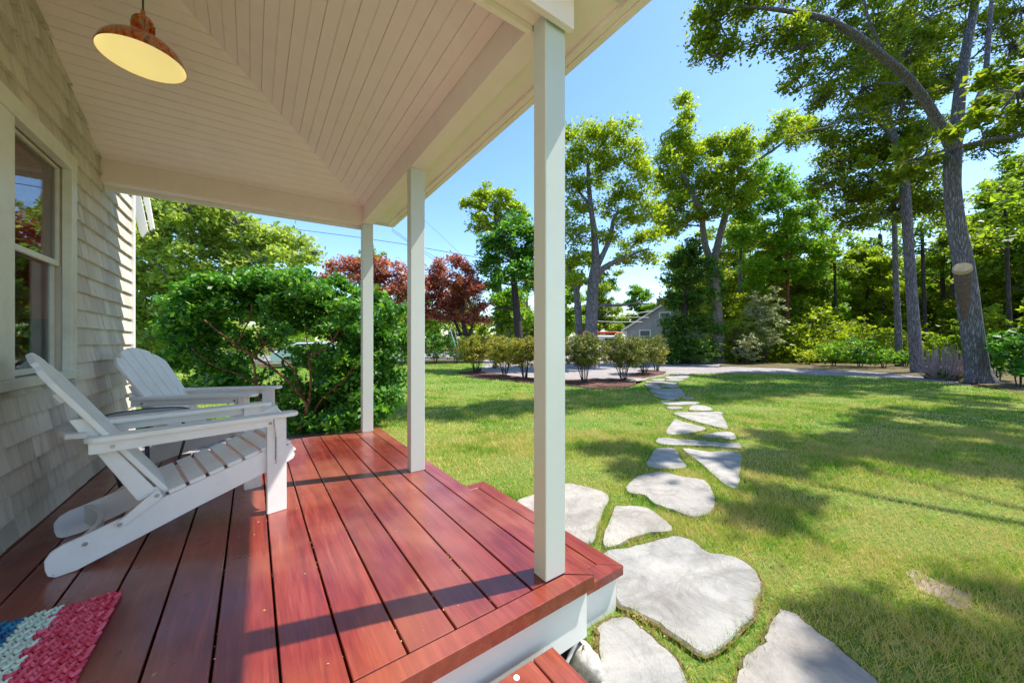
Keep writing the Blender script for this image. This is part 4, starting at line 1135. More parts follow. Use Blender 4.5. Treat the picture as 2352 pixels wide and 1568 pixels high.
# ---- oak right of the near post
t2 = 20.5; b0 = G(1355, 784+CZ*FPX/t2)
T = Tree('oak_tree', 'spreading oak with a low horizontal branch just right of the nearest porch post', base=b0)
T.limb(px(t2, [(1356,848,46),(1355,835,34),(1357,766,30),(1360,700,28),(1363,643,26),(1368,600,20),(1366,560,16),(1363,520,14),(1357,475,12),(1352,420,10),(1350,370,6)]), 12)
T.limb(px(t2, [(1362,655,20),(1368,640,18),(1379,622,16),(1402,606,12),(1434,592,10),(1466,579,6),(1490,570,3)]), 8)
T.limb(px(t2, [(1372,612,14),(1386,582,12),(1402,544,11),(1413,495,9),(1445,477,7),(1472,469,4)]), 8)
T.limb(px(t2, [(1359,714,12),(1366,708,11),(1387,700,9),(1420,702,7),(1459,696,5),(1490,698,3)]), 6)
T.limb(px(t2, [(1356,470,8),(1330,440,6),(1315,400,4)]), 6)
cl = [(1320,315,34,22),(1355,300,34,20),(1395,310,36,20),(1430,325,34,20),(1442,288,18,9),(1462,345,26,14),(1315,360,32,24),(1360,350,36,24),(1410,365,34,22),(1455,385,32,22),(1485,400,26,18),
      (1320,420,32,26),(1375,405,30,22),(1430,430,34,22),(1475,445,32,20),(1330,480,32,22),(1395,475,26,20),(1450,500,36,22),(1495,490,30,20),(1330,540,34,22),(1400,535,30,20),(1455,555,36,20),(1500,545,24,18),
      (1320,590,30,22),(1430,600,30,14),(1480,590,28,16),(1310,640,24,20),(1290,500,24,40),(1285,400,24,40),(1270,560,24,30)]
clumps_px(T, t2, cl, 560, .155, k=3, sig=.40)
T.done(B_grey, L_oak)
t2b = 21.5; b0 = G(1330, 784+CZ*FPX/t2b)
T = Tree('oak_tree', 'smaller dark trunked tree standing immediately left of the spreading oak', base=b0)
T.limb(px(t2b, [(1331,845,24),(1330,766,18),(1327,700,16),(1322,660,15),(1312,635,10),(1303,600,6)]), 10)
T.limb(px(t2b, [(1324,668,10),(1334,650,8),(1336,620,5)]), 6)
clumps_px(T, t2b, [(1300,600,30,24),(1330,640,26,20),(1300,660,26,20),(1345,600,24,18),(1270,640,30,28)], 260, .20)
T.done(B_grey, L_bright)

# ---- trees left of the near post
t1 = 27.0; b0 = G(1190, 784+CZ*FPX/t1)
T = Tree('oak_tree', 'dark green leafy tree with a bare side branch just left of the nearest porch post', base=b0)
T.limb(px(t1, [(1192,830,26),(1191,770,20),(1187,718,18),(1183,675,16),(1178,620,12),(1170,560,8)]), 10)
T.limb(px(t1, [(1185,712,9),(1173,710,8),(1150,706,6),(1128,712,3)]), 6, False)
clumps_px(T, t1, [(1150,540,36,26),(1185,520,36,26),(1205,560,30,30),(1130,570,32,22),(1165,580,36,26),(1120,610,30,18),(1165,625,36,22),(1200,620,30,26),(1225,560,30,40),(1140,650,30,16),(1225,640,30,30)], 300, .24, sig=.5)
T.done(B_dark, L_bush)
t1 = 34.0; b0 = G(1141, 784+CZ*FPX/t1)
T = Tree('oak_tree', 'distant yellow green oak with domed top against the sky, left of the nearest post', base=b0)
T.limb(px(t1, [(1150,822,22),(1146,700,16),(1143,560,12),(1141,504,9),(1135,460,5)]), 8)
T.limb(px(t1, [(1141,510,6),(1115,485,4),(1090,475,3)]), 5, False)
T.limb(px(t1, [(1141,515,6),(1165,485,4),(1185,465,3)]), 5, False)
clumps_px(T, t1, [(1130,442,30,13),(1100,455,26,14),(1155,450,26,14),(1080,472,20,12),(1125,475,32,14),(1175,475,26,16),(1110,500,26,16),(1195,500,22,22),(1160,505,28,16),(1135,525,26,14),(1100,520,20,12)], 230, .28, sig=.5)
T.done(B_grey, L_oak)
# light green under-storey behind them
t1 = 33; 
for (u, lab) in ((1165, 'light green young tree behind the yellow edged shrubs, left of the nearest post'), (1290, 'light green young tree far behind the spreading oak')):
    b0 = G(u, 784+CZ*FPX/t1); T = Tree('young_tree', lab, base=b0)
    T.limb(px(t1, [(u,822,9),(u+3,760,7),(u-4,700,4)]), 6)
    clumps_px(T, t1, [(u-15,690,28,16),(u+20,680,28,20),(u+5,720,32,18),(u-25,730,26,16),(u+35,730,26,20),(u,755,30,16)], 260, .28, sig=.5)
    T.done(B_grey, L_bright)

# ---- copper beeches
for (t1, u0, cl, lab) in (
    (26, 1072, [(1000,610,24,14),(1040,600,26,14),(1080,620,22,16),(1000,650,28,18),(1045,645,32,20),(1090,660,26,20),(1010,690,30,18),(1060,690,34,20),(1100,700,24,18),(1020,725,32,14),(1070,730,34,14),(980,720,20,14),(985,670,20,22),(1110,735,16,8),(960,700,24,24),(1000,640,30,30),(1040,690,36,30),(1080,660,30,30)], 'round copper red leaved tree right of the middle porch post'),
    (23, 890, [(780,615,30,16),(820,605,34,18),(870,615,34,22),(910,630,30,24),(770,640,28,14),(830,640,36,20),(885,655,34,22),(915,675,28,22),(850,680,36,18),(900,700,26,16),(950,650,24,28)], 'wide copper red leaved tree behind the bush, seen on both sides of the farthest post')):
    b0 = G(u0, 784+CZ*FPX/t1); T = Tree('copper_beech', lab, base=b0, group=None)
    T.limb(px(t1, [(u0,784+CZ*FPX/t1,16),(u0-2,775,13),(u0-8,740,10),(u0-14,690,6),(u0-20,640,3)]), 8)
    T.limb(px(t1, [(u0,785,9),(u0+12,750,7),(u0+20,700,4)]), 6); T.limb(px(t1, [(u0,790,9),(u0-20,755,7),(u0-40,700,4)]), 6)
    clumps_px(T, t1, cl, 620, .15, sig=.36)
    T.done(B_dark, L_red)

# ---- light green tree at the left beyond the house corner
t1 = 11.0; b0 = G(470, 784+CZ*FPX/t1)
T = Tree('linden_tree', 'pale sunlit leafy tree filling the view beyond the corner of the house wall', base=b0)
T.limb(px(t1, [(470,900,26),(468,820,20),(460,740,18),(450,650,14),(440,560,10),(430,470,6)]), 10)
T.limb(px(t1, [(463,750,12),(510,690,9),(570,620,7),(640,580,4)]), 6); T.limb(px(t1, [(458,720,10),(400,650,8),(350,590,5)]), 6)
cl = [(330,430,45,35),(400,430,50,35),(350,490,45,35),(430,480,45,35),(500,470,45,32),(390,540,45,32),(470,530,45,32),(545,510,42,30),(330,560,40,40),(430,590,45,30),(510,575,45,30),(590,545,42,26),(650,550,36,22),(690,560,26,14),
      (350,640,40,36),(420,650,42,28),(500,630,42,24),(570,600,42,26),(640,590,40,20),(690,600,32,14),(330,710,34,40),(400,710,36,30),(320,780,26,26),(380,770,28,20),(450,700,36,20),(540,650,36,20),(620,640,34,20),(720,580,18,8)]
cl += [(370,470,60,50,1),(460,520,60,50,1),(560,560,50,36,1),(340,620,50,60,1),(440,650,60,50,1),(550,640,60,34,1),(350,740,50,60,1),(640,570,30,20,1),(470,740,50,40,1.5)]
clumps_px(T, t1, cl, 1150, .12, k=4, sig=.26, tj=.8)
T.done(B_grey, L_pale)

# ---- bright green tree with slender trunk
t8 = 27; b0 = G(1807, 784+CZ*FPX/t8)
T = Tree('maple_tree', 'bright green layered tree on a thin straight trunk left of the woods', base=b0)
T.limb(px(t8, [(1808,832,13),(1807,770,10),(1809,660,9),(1808,560,8),(1800,490,5),(1795,430,3)]), 8)
cl = [(1790,400,26,16),(1750,430,32,20),(1820,440,36,18),(1860,455,30,14),(1770,470,36,20),(1710,480,30,26),(1840,490,42,18),(1740,520,36,22),(1800,525,40,20),(1870,520,34,16),(1700,550,28,24),(1770,570,40,22),(1840,565,40,22),(1880,580,30,18),(1730,610,30,22),(1800,620,36,20),(1860,630,34,20),(1750,390,22,24),(1740,650,28,20)]
clumps_px(T, t8, cl, 420, .20, sig=.45)
T.done(B_warm, L_bright)

# ---- dark evergreen mass in the middle
t9 = 24.5; b0 = G(1570, 784+CZ*FPX/t9)
T = Tree('holly_tree', 'dense dark evergreen hiding the right half of the small grey house', base=b0)
T.limb(px(t9, [(1572,832,20),(1570,760,16),(1575,680,12),(1585,600,8)]), 8)
cl = [(1590,570,26,22),(1565,600,28,22),(1605,610,26,24),(1545,640,28,22),(1590,650,30,24),(1548,690,22,22),(1570,695,34,24),(1610,690,26,26),(1540,740,20,20),(1560,745,34,24),(1600,745,30,26),(1540,785,26,22),(1570,790,34,22),(1610,795,28,24),(1540,820,30,14),(1590,824,34,12),(1630,815,22,16)]
clumps_px(T, t9, cl, 400, .20, sig=.4, shell=.3)
T.done(B_dark, L_dark)

# ---- slim trunks inside the woods on the right
for (u, v0, wd, vt, lab, bk) in ((2065,842,18,430,'slim pale trunk just left of the straight trunked tree', B_grey), (2032,812,13,560,'thin dark leaning trunk in the shade of the woods', B_dark), (2322,850,14,480,'thin dark trunk behind the big maple, at the right', B_dark),
                           (2128,830,12,520,'thin grey trunk between the straight tree and the big maple', B_dark), (1925,825,9,560,'thinnest brown trunk above the green bushes of the wood edge', B_dark), (2172,826,14,560,'dark trunk in the woods close behind the twiggy shrub', B_dark)):
    tt = CZ*FPX/(v0-784); tt = min(tt, 34); b0 = G(u, 784+CZ*FPX/tt)
    T = Tree('woodland_tree', lab, base=b0)
    T.limb(px(tt, [(u,784+CZ*FPX/tt,wd*1.2),(u-2,760,wd),(u-7,650,wd*.85),(u-10,540,wd*.75),(u-14,vt,wd*.4)]), 8)
    clumps_px(T, tt, [(u-30,vt+20,40,26),(u+25,vt-5,40,26),(u-5,vt-40,40,24),(u+40,vt+50,34,20),(u-45,vt+70,34,20)], 90, .24, sig=.5)
    T.done(bk, L_wood)

L_yel2 = m_leaf('yellow_wood_leaf', (.10,.16,.010), (.26,.34,.02), (.44,.48,.04), .55)  # light yellow-green leaf tone for woods and undergrowth
# ---- woods: five kinds of tree, copied
protos = []
for s_ in range(5):
    r_ = random.Random(50+s_); H = (13, 11, 15, 9, 12)[s_]
    T = Tree('woodland_tree', 'x', base=Vector((0,0,0)))
    T.limb([(Vector((0,0,-.2)), .26), (Vector((.05,0,1)), .2), (Vector((r_.uniform(-.4,.4), r_.uniform(-.4,.4), H*.5)), .15), (Vector((r_.uniform(-.8,.8), r_.uniform(-.8,.8), H*.92)), .04)], 8)
    for i in range(26):
        h = r_.uniform(.18, .97)*H; w_ = (2.9*math.sin(math.pi*min(1, (h/H)*.8+.2))**.7); a = r_.uniform(0, 6.28); ra = w_*r_.uniform(.25, .95)
        T.clump((ra*math.cos(a), ra*math.sin(a), h), (r_.uniform(.9,1.5), r_.uniform(.9,1.5), r_.uniform(.5,.9)), 620, .23, sub=6, sig=.42)
    T.done(B_dark if s_ % 2 else B_grey, (L_wood, L_oak, L_wood, L_bright, L_yel2)[s_]); protos.append(T.o)
spots = []
rw = random.Random(11)
for (t_a, t_b, n_, u0, u1) in ((29, 33, 11, 1670, 2420), (35, 42, 12, 1560, 2420), (44, 56, 20, 1250, 2420), (48, 60, 18, 250, 1300), (19, 27, 5, 2330, 2800)):
    for i in range(n_):
        u = u0+(u1-u0)*(i+rw.uniform(.15, .85))/n_; t_ = rw.uniform(t_a, t_b); spots.append((u, t_, t_a))
used = set()
for i, (u, t_, ta) in enumerate(spots):
    s_ = rw.randrange(5)
    if s_ not in used: used.add(s_); o = protos[s_]
    else: o = copy_tree(protos[s_])
    g_ = G(u, 784+CZ*FPX/t_); o.location = g_; o.rotation_euler.z = rw.uniform(0, 6.28); k_ = rw.uniform(.85, 1.15)
    if 1800 < u < 2100: k_ *= .86
    if ta == 48: k_ *= .85
    if ta == 44 and u < 1700: k_ *= .95
    o.scale = (k_, k_, k_)
    if ta == 48: 
        o['label'] = ('far tree hidden low behind the pale tree and the bush' if u < 700 else 'far green tree on the skyline left of the farthest post' if u < 830 else 'far green tree on the skyline between the farthest and middle posts' if u < 950 else 'far green tree on the skyline right of the middle post' if u < 1060 else 'far green tree on the skyline behind the domed oak'); o['group'] = 'skyline trees beyond the red trees'
    elif ta == 44 and u < 1700: o['label'] = ('far tree left of the nearest post, beyond the gravel' if u < 1290 else 'far tree seen behind the spreading oak' if u < 1400 else 'far tree left of the grey house roof' if u < 1500 else 'far tree above the grey house chimney' if u < 1600 else 'far tree behind the dark evergreen'); o['group'] = 'trees behind the small grey house'
    else:
        tone = ('olive green', 'rounded green', 'tall olive', 'low bright green', 'yellow green')[s_]
        reg = ('behind the dark evergreen' if u < 1700 else 'behind the layered tree' if u < 1900 else 'left of the slim trunk' if u < 2060 else 'left of the big maple' if u < 2230 else 'right of the big maple' if u < 2352 else 'past the right edge of the lawn')
        o['label'] = tone+' tree in the woods '+reg+(', front rank' if ta in (29, 19) else ', middle rank' if ta == 35 else ', farthest rank'); o['group'] = 'trees massed in the woods'
for i, p_ in enumerate(protos):
    if i not in used:
        for ch in list(p_.children): bpy.data.objects.remove(ch)
        bpy.data.objects.remove(p_)

def mass(name, label, n, u0, u1, t0, t1, hmax, leaf, seed):
    ru = random.Random(seed); cs = []
    for i in range(n):
        u = ru.uniform(u0, u1); t_ = ru.uniform(t0, t1); h_ = hmax*ru.random()
        g_ = G(u, 784+CZ*FPX/t_); lc, _ = scatter((g_.x, g_.y, h_), (2.2, 2.2, 1.3), 7, 210, .45, .3); cs.append(lc)
    cs = np.concatenate(cs); cs = cs[cs[:, 2] > .02]
    o = link(name, tri_mesh(name, leaf_tris(cs, .42, 3), rng.random(len(cs))), leaf); tag(o, label, 'wood', kind='stuff')
mass('distant_woods', 'hazy green mass of far woods low on the horizon', 200, 200, 1480, 56, 66, 6.0, L_yel2, 21)
mass('distant_woods', 'solid green mass of leaves at the back of the woods', 260, 1560, 2450, 44, 54, 11.0, L_wood, 22)
# ------------------------------------------------------------------ shrubs
def shrub(name, label, u, vb, w_px, v_top, leaf, size, dens, group=None, stems=7, bare=.35, k=3, bark=B_dark, cat='shrub', shell=.55, t=None):
    tt = t or CZ*FPX/(vb-784); b0 = G(u, 784+CZ*FPX/tt)
    T = Tree(name, label, cat, group, base=b0)
    H = CZ+(784-v_top)*tt/FPX; W = w_px*tt/FPX/2
    T.skel = [(b0+Vector((0,0,.05)), .03)]
    for i in range(stems):
        a = 2*math.pi*i/stems+random.uniform(-.3,.3); ra = W*random.uniform(.3,.75)
        tip = b0+Vector((ra*math.cos(a), ra*math.sin(a), H*random.uniform(.6,.85)))
        T.limb([(b0+Vector((.08*math.cos(a), .08*math.sin(a), 0)), .018), (b0+Vector((ra*.4*math.cos(a), ra*.4*math.sin(a), H*.3)), .014), (tip, .006)], 5, False)
    n = max(150, int(dens*W*H)); zc = H*(1+bare)/2; rz = H*(1-bare)/2
    nb = 7
    for i in range(nb):
        a = 2*math.pi*i/(nb-1); ra = 0 if i == nb-1 else W*.48
        T.clump(b0+Vector((ra*math.cos(a), ra*math.sin(a), zc+random.uniform(-.04,.06)*H)), (W*.55, W*.55, rz*random.uniform(.8,1)), n//nb, size, sub=max(14, n//nb//30), sig=.09*W+.02, k=k, twigs=False, shell=shell)
    T.done(bark, leaf, 'stems', 'foliage'); return T.o
row = [(1093,857,84,770,L_aza,'leftmost round yellow green shrub of the row, at the tip of the mulch bed'), (1136,846,60,774,L_aza,'yellow green shrub half hidden behind the front row, left of the nearest post'),
       (1159,864,78,773,L_aza,'orange tipped round shrub second from the left end of the row'), (1206,869,74,775,L_aza,'yellow green shrub of the row touching the left side of the nearest post'),
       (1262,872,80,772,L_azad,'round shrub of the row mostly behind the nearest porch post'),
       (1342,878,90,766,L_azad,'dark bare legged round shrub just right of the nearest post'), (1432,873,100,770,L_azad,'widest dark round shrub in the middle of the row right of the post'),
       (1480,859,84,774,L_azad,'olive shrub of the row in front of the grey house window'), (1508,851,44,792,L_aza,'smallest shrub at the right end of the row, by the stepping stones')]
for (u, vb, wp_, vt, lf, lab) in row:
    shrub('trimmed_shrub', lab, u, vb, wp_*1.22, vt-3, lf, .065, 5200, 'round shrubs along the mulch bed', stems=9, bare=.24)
for (u, vb, wp_, vt, lf, sz, lab, t_) in (
    (1000,829,80,752,L_bush,.11,'dark green hedge shrub under the copper tree, right of the middle post', 24), (1048,829,70,770,L_bush,.11,'dark green hedge shrub just left of the round shrub row', 24.5), (945,832,90,745,L_bush,.11,'tall dark green shrub behind the middle post', 23.5),
    (1100,820,60,765,L_bright,.14,'light green shrub behind the left end of the shrub row', 30),
    (1690,834,60,740,L_azad,.12,'dull green shrub right of the ivy covered trunk', 25), (1755,836,90,655,L_var,.11,'tall pale variegated shrub at the wood edge', 24.5), (1715,838,60,765,L_var,.10,'low pale leaved shrub by the foot of the ivy covered tree', 23.2),
    (1590,836,120,790,L_dark,.09,'low dark green ground shrub at the foot of the evergreen', 23.4),
    (1856,837,50,800,L_yel,.11,'small yellow green shrub beside the drive', 23), (1915,842,70,780,L_bright,.09,'rounded mid green bush at the wood edge', 21.5), (1975,842,80,772,L_bush,.10,'larger dark green bush at the wood edge left of the slim trunk', 21),
    (2030,846,60,795,L_bright,.11,'low leafy bush beside the slim pale trunk', 20), (2080,842,60,800,L_bush,.11,'green bush behind the straight trunked tree', 21), (1885,832,60,700,L_wood,.13,'tall green shrub behind the thin trunked bright tree', 26),
    (2160,846,100,760,L_wood,.13,'green undergrowth bush behind the twiggy shrub', 19.5), (2290,868,70,770,L_bush,.15,'broad leaved bush right behind the foot of the big maple', 13.6), (2345,892,110,745,L_bush,.15,'large broad leaved bush at the right edge beside the big maple', 11.6), (2250,850,90,700,L_wood,.15,'tall undergrowth bush behind the big maple', 18),
    (430,840,150,735,L_bright,.12,'light green hedge shrub under the pale tree', 23),(560,840,150,742,L_pale,.12,'pale hedge shrub seen through the middle of the bush', 25),(690,838,130,740,L_bright,.12,'bright hedge shrub behind the pale blue car', 27),(820,836,130,735,L_bush,.12,'dark hedge shrub left of the farthest post', 27),(900,834,90,740,L_bright,.12,'green hedge shrub between the farthest and middle posts', 26),
    (2420,880,120,640,L_wood,.15,'tall leafy shrub beyond the right edge of the lawn', 12), (345,850,80,690,L_bright,.09,'leafy shrub below the pale tree at the house corner', 12.5), (395,850,60,745,L_bush,.08,'dark leafy shrub left of the big bush beyond the deck', 13)):
    shrub('shrub', lab, u, vb, wp_, vt, lf, sz, 900 if sz > .1 else 1500, stems=6, bare=.08, t=t_)
# woodland undergrowth, uncountable mass
uv_ = []
ru = random.Random(5); cs = []
for i in range(330):
    u = ru.uniform(1660, 2420); t_ = ru.uniform(25, 38); h_ = ru.uniform(.4, 3.4)
    g_ = G(u, 784+CZ*FPX/t_); lc, _ = scatter((g_.x, g_.y, h_*.6), (1.6, 1.6, h_*.7), 10, 300, .28, .3); cs.append(lc)
cs = np.concatenate(cs); cs = cs[cs[:, 2] > .02]
u_o = link('undergrowth', tri_mesh('undergrowth', leaf_tris(cs, .24, 3), rng.random(len(cs))), L_yel2); tag(u_o, 'leafy undergrowth beneath the trees of the woods', 'undergrowth', kind='stuff')

# twiggy bare shrub between the two trunks
b0, tt = at(2168, 872)
T = Tree('twiggy_shrub', 'bare twiggy purple grey shrub with dark leaves at its foot, between the two big trunks', 'shrub', base=b0)
for i in range(220):
    a = random.uniform(0, 6.28); sp_ = random.uniform(.1, 1)*.95; h_ = random.uniform(.7, 1.55)*(1-.35*sp_)
    p1 = b0+Vector((.2*math.cos(a), .2*math.sin(a), 0)); p3 = b0+Vector((sp_*math.cos(a), sp_*math.sin(a), h_)); p2 = (p1+p3)/2+Vector((.1*math.cos(a), .1*math.sin(a), -.12))
    T.wood.tube([p1-b0, p2-b0, p3-b0], [.014,.011,.006], 3, False)
T.clump(b0+Vector((0,0,.18)), (.55,.55,.2), 900, .08, sub=24, sig=.08, twigs=False, shell=.2)
T.done(m_simple('twig_bark', (.42,.31,.33), .9), L_dark, 'stems', 'foliage')

# ---- the big bush beside the deck
tb_ = 6.0; b0 = G(690, 988)
T = Tree('viburnum_bush', 'big glossy green bush with tangled brown stems at the far end of the deck', 'bush', base=b0)
ST = [[(690,988,7),(704,934,6.5),(687,905,5.5),(659,873,5),(618,840,5.5),(583,819,6),(546,795,5),(499,760,4.5),(470,735,3)],
      [(597,985,5),(597,934,5),(589,883,5),(585,848,4.5),(579,823,5)], [(700,960,5),(704,928,5),(688,885,4.5),(679,856,4),(659,832,4),(628,809,3.5),(612,793,2.5),(590,760,2)],
      [(695,975,6),(710,924,5.5),(714,866,5),(712,823,5),(741,803,4),(761,787,3.5),(790,740,2.5)], [(705,985,5),(731,928,5),(761,897,5),(792,870,4),(820,830,2.5)], [(579,818,4),(593,807,4),(616,780,3.5),(625,740,2)],
      [(546,788,3.5),(563,752,3.5),(573,733,3),(578,700,2)], [(690,980,5),(640,925,4),(577,873,4),(515,848,3.5),(481,834,3),(440,800,2)], [(712,823,3),(706,790,2.5),(700,750,2)], [(620,838,2.5),(600,800,2),(590,760,2)], [(761,787,2.5),(758,740,2),(755,700,1.5)]]
for i, s_ in enumerate(ST):
    T.limb(px(tb_-.45+.1*(i % 3), [(a_, b_ if b_ > 940 else b_, c_*1.25) for a_, b_, c_ in s_]), 7)
cl = [(430,690,46,34),(480,665,44,30),(540,655,46,28),(600,650,46,28),(660,652,46,28),(720,655,46,30),(775,670,40,34),(470,710,44,28),(530,700,44,26),(595,695,44,24),(655,695,44,26),(715,700,42,30),(790,720,34,36),
      (410,735,34,26),(450,765,40,24),(500,748,34,20),(475,805,40,26),(430,815,28,16),(530,830,26,14),(690,740,36,22),(750,750,40,32),(640,735,34,16),(810,780,30,40),(760,810,40,30),(860,740,34,40),(885,790,32,44),(870,850,36,44),(820,850,34,36),(880,905,34,36),
      (770,870,40,28),(735,850,24,20),(810,915,44,34),(745,925,40,30),(775,965,54,26),(700,970,46,24),(650,985,36,16),(560,905,36,16),(500,885,40,18),(455,880,26,14),(620,900,34,16),(640,945,32,18),(840,960,30,24),(905,720,26,26),(850,930,40,40),(900,880,30,40),(790,890,40,36),(700,900,30,24),(660,760,30,18),(850,690,40,30),(390,790,26,24),(700,820,26,20),(930,790,16,40),(590,960,40,20),(680,890,22,16),(560,775,20,12)]
cl += [(420,720,50,50,.4),(470,760,46,36,.5),(560,690,60,40,.4),(660,690,60,40,.4),(750,710,50,50,.4),(830,800,50,60,.4),(860,880,50,60,.4),(780,900,60,50,.5),(740,960,60,36,.4),(640,930,50,40,.6),(520,860,50,40,.6),(430,800,40,40,.6),(400,840,30,30,.5),(560,640,60,18,0),(660,640,60,18,0),(480,650,40,18,0)]
clumps_px(T, tb_, cl, 3600, .068, k=4, sig=.12, tj=.45, dth=1.3, shell=.35, twigs=False, up=.3)
clumps_px(T, tb_, [(580,790,50,30,.4),(640,800,50,36,.5),(560,840,50,30,.5),(650,860,50,34,.5),(600,880,50,24,.5),(500,830,40,30,.5)], 1100, .066, k=4, sig=.12, dth=1.2, shell=.2, twigs=False)
T.done(B_warm, L_bush, 'stems', 'foliage')
# sparse lawn-coloured stuff under the bush

# ------------------------------------------------------------------ small grey house in the distance
th = 40.0; hb = G(1527, 784+CZ*FPX/th)
dirh = Vector((ray(1527, 784).x, ray(1527, 784).y, 0)).normalized()
hh = empty('small_house', hb, 'small grey gabled house with brick chimney across the road', 'house', rz=math.atan2(dirh.y, dirh.x)-math.pi/2)
def hp(mb, name, mat, parent=None, bevel=0): return mb.build(name, mat, parent or hh, bevel=bevel)
M_hsh = m_simple('grey_clapboard', (.36,.36,.35), .8, var=.12, sc=3); M_brick = m_simple('chimney_brick', (.36,.12,.07), .9, var=.35, sc=8)
mb = MB(); mb.prism([(-4.1,-.5),(4.1,-.5),(4.1,2.95),(0,5.65),(-4.1,2.95)], 'y', 0, 7); hp(mb, 'wall', M_hsh)
for s in (-1, 1):
    mb = MB(); mb.prism([(s*4.55,2.60),(0,5.62),(0,5.85),(s*4.6,2.80)], 'y', -.28, 7.3); r_ = hp(mb, 'roof', m_simple('house_roof', (.20,.19,.19), .9) if s < 0 else bpy.data.materials['house_roof'])
    mb = MB(); mb.prism([(s*4.6,2.55),(0,5.58),(0,5.78),(s*4.6,2.75)], 'y', -.32, -.285); hp(mb, 'rake_board', M_white)
    mb = MB(); mb.box(s*4.1-.12, s*4.1+.12, -.02, .2, -.4, 2.8); hp(mb, 'corner_board', M_white)
    mb = MB(); mb.box(min(s*4.1, s*4.7), max(s*4.1, s*4.7), -.3, -.05, 2.42, 2.62); hp(mb, 'eave_return', M_white)
for (x, z, w_, h_) in ((-2.05,2.05,1.0,1.25),(0,4.1,.95,1.0),(2.05,2.05,1.0,1.25)):
    mb = MB(); a_, b_ = w_/2, h_/2
    for q in ((x-a_-.12,x-a_,z-b_-.12,z+b_+.12),(x+a_,x+a_+.12,z-b_-.12,z+b_+.12),(x-a_,x+a_,z+b_,z+b_+.12),(x-a_,x+a_,z-b_-.12,z-b_),(x-a_,x+a_,z-.03,z+.03)):
        mb.box(q[0], q[1], -.06, -.003, q[2], q[3])
    wo = hp(mb, 'window', M_white); mb = MB(); mb.box(x-a_, x+a_, -.03, -.002, z-b_, z-.031); mb.box(x-a_, x+a_, -.03, -.002, z+.031, z+b_)
    gdark = bpy.data.materials.get('house_glass') or m_simple('house_glass', (.10,.13,.13), .08); mb.build('pane', gdark, wo)
chim = MB(); chim.box(-.85, 0.0, 2.0, 2.8, 3.6, 6.35); co_ = hp(chim, 'chimney', M_brick)
nb_ = 0
for lvl in range(22):
    for j in range(3):
        x0 = -.85+.285*j+(.14 if lvl % 2 else 0); x1 = min(x0+.265, 0)
        if x0 > -.06 or nb_ > 200: continue
        mb = MB(); mb.box(x0, x1, 1.975, 1.998, 5.0+.062*lvl-0, 5.0+.062*lvl+.05); mb.build('brick', M_brick, co_); nb_ += 1
mb = MB(); mb.box(-.95, .1, 1.9, 2.9, 6.36, 6.46); hp(mb, 'chimney_cap', M_hsh)

# ------------------------------------------------------------------ parked vehicles
def vehicle(name, label, cat, loc, rz, paint, van=False):
    v_ = empty(name, loc, label, cat, rz=rz)
    gl = bpy.data.materials.get('car_glass') or m_simple('car_glass', (.02,.03,.035), .06)
    ty = bpy.data.materials.get('tyre') or m_simple('tyre', (.02,.02,.02), .9)
    if van:
        body = [(-2.4,.35),(2.3,.35),(2.45,.6),(2.4,.95),(1.7,1.10),(1.15,1.80),(.9,1.95),(-2.3,1.98),(-2.45,1.8)]; ws = [(1.62,1.12),(1.12,1.76),(.95,1.76),(.95,1.12)]; win_ = [(.85,1.12),(.85,1.72),(-.2,1.72),(-.2,1.12)]; W_ = .95
    else:
        body = [(-2.2,.32),(2.15,.32),(2.25,.55),(2.2,.75),(1.2,.92),(.5,1.38),(.2,1.45),(-1.0,1.43),(-1.8,1.0),(-2.2,.92),(-2.27,.6)]; ws = [(1.05,.95),(.48,1.33),(.2,1.37),(.15,.95)]; win_ = [(.05,.95),(.1,1.37),(-.95,1.35),(-1.5,.97)]; W_ = .87
    mb = MB(); mb.prism(body, 'y', -W_, W_); mb.build('body', paint, v_, bevel=.08, seg=3, smooth=False)
    for s in (-1, 1):
        for pl in (ws, win_):
            mb = MB(); mb.prism(pl, 'y', s*(W_+.002), s*(W_+.008)); mb.build('window', gl, v_)
        for x in (-1.4, 1.4):
            mb = MB(); mb.tube([(x, s*(W_-.2), .33), (x, s*(W_+.02), .33)], .33, 20); wh = mb.build('wheel', ty, v_)
            mb = MB(); mb.tube([(x, s*(W_+.021), .33), (x, s*(W_+.03), .33)], .19, 14); mb.build('rim', M_steel, wh)
        mb = MB(); x_ = body[2][0]-.02; mb.cbox((x_, s*(W_-.22), .66), (.08,.28,.12)); mb.build('headlight', M_steel, v_)
    return v_
q = P(1384, 784, 29); van_ = vehicle('parked_van', 'white van with a red and an orange board on its roof rack, behind the shrubs', 'van', (q.x, q.y, 0), YAW*-1+R(8), m_simple('white_car_paint', (.75,.76,.76), .25, var=.03), True)
M_or = m_simple('orange_plastic', (.80,.25,.02), .5, var=.05); M_rd = m_simple('red_plastic', (.65,.03,.02), .5, var=.05)
for (y, mt, x0, nm) in ((-.5, M_rd, -1.9, 'red_board'), (.3, M_or, -1.2, 'orange_board')):
    mb = MB(); mb.prism([(x0,2.12),(x0+.3,2.08),(x0+2.6,2.08),(x0+3.0,2.14),(x0+2.6,2.24),(x0+.3,2.24)], 'y', y-.28, y+.28); mb.build(nm, mt, van_, bevel=.02)
for x in (-1, .6):
    mb = MB(); mb.box(x-.03, x+.03, -.85, .85, 1.99, 2.075); mb.build('rack_bar', M_black, van_)
q = P(735, 784, 21); vehicle('parked_car', 'pale blue car glimpsed through the big bush', 'car', (q.x, q.y, 0), R(-18), m_simple('pale_blue_paint', (.66,.76,.80), .25, var=.03))

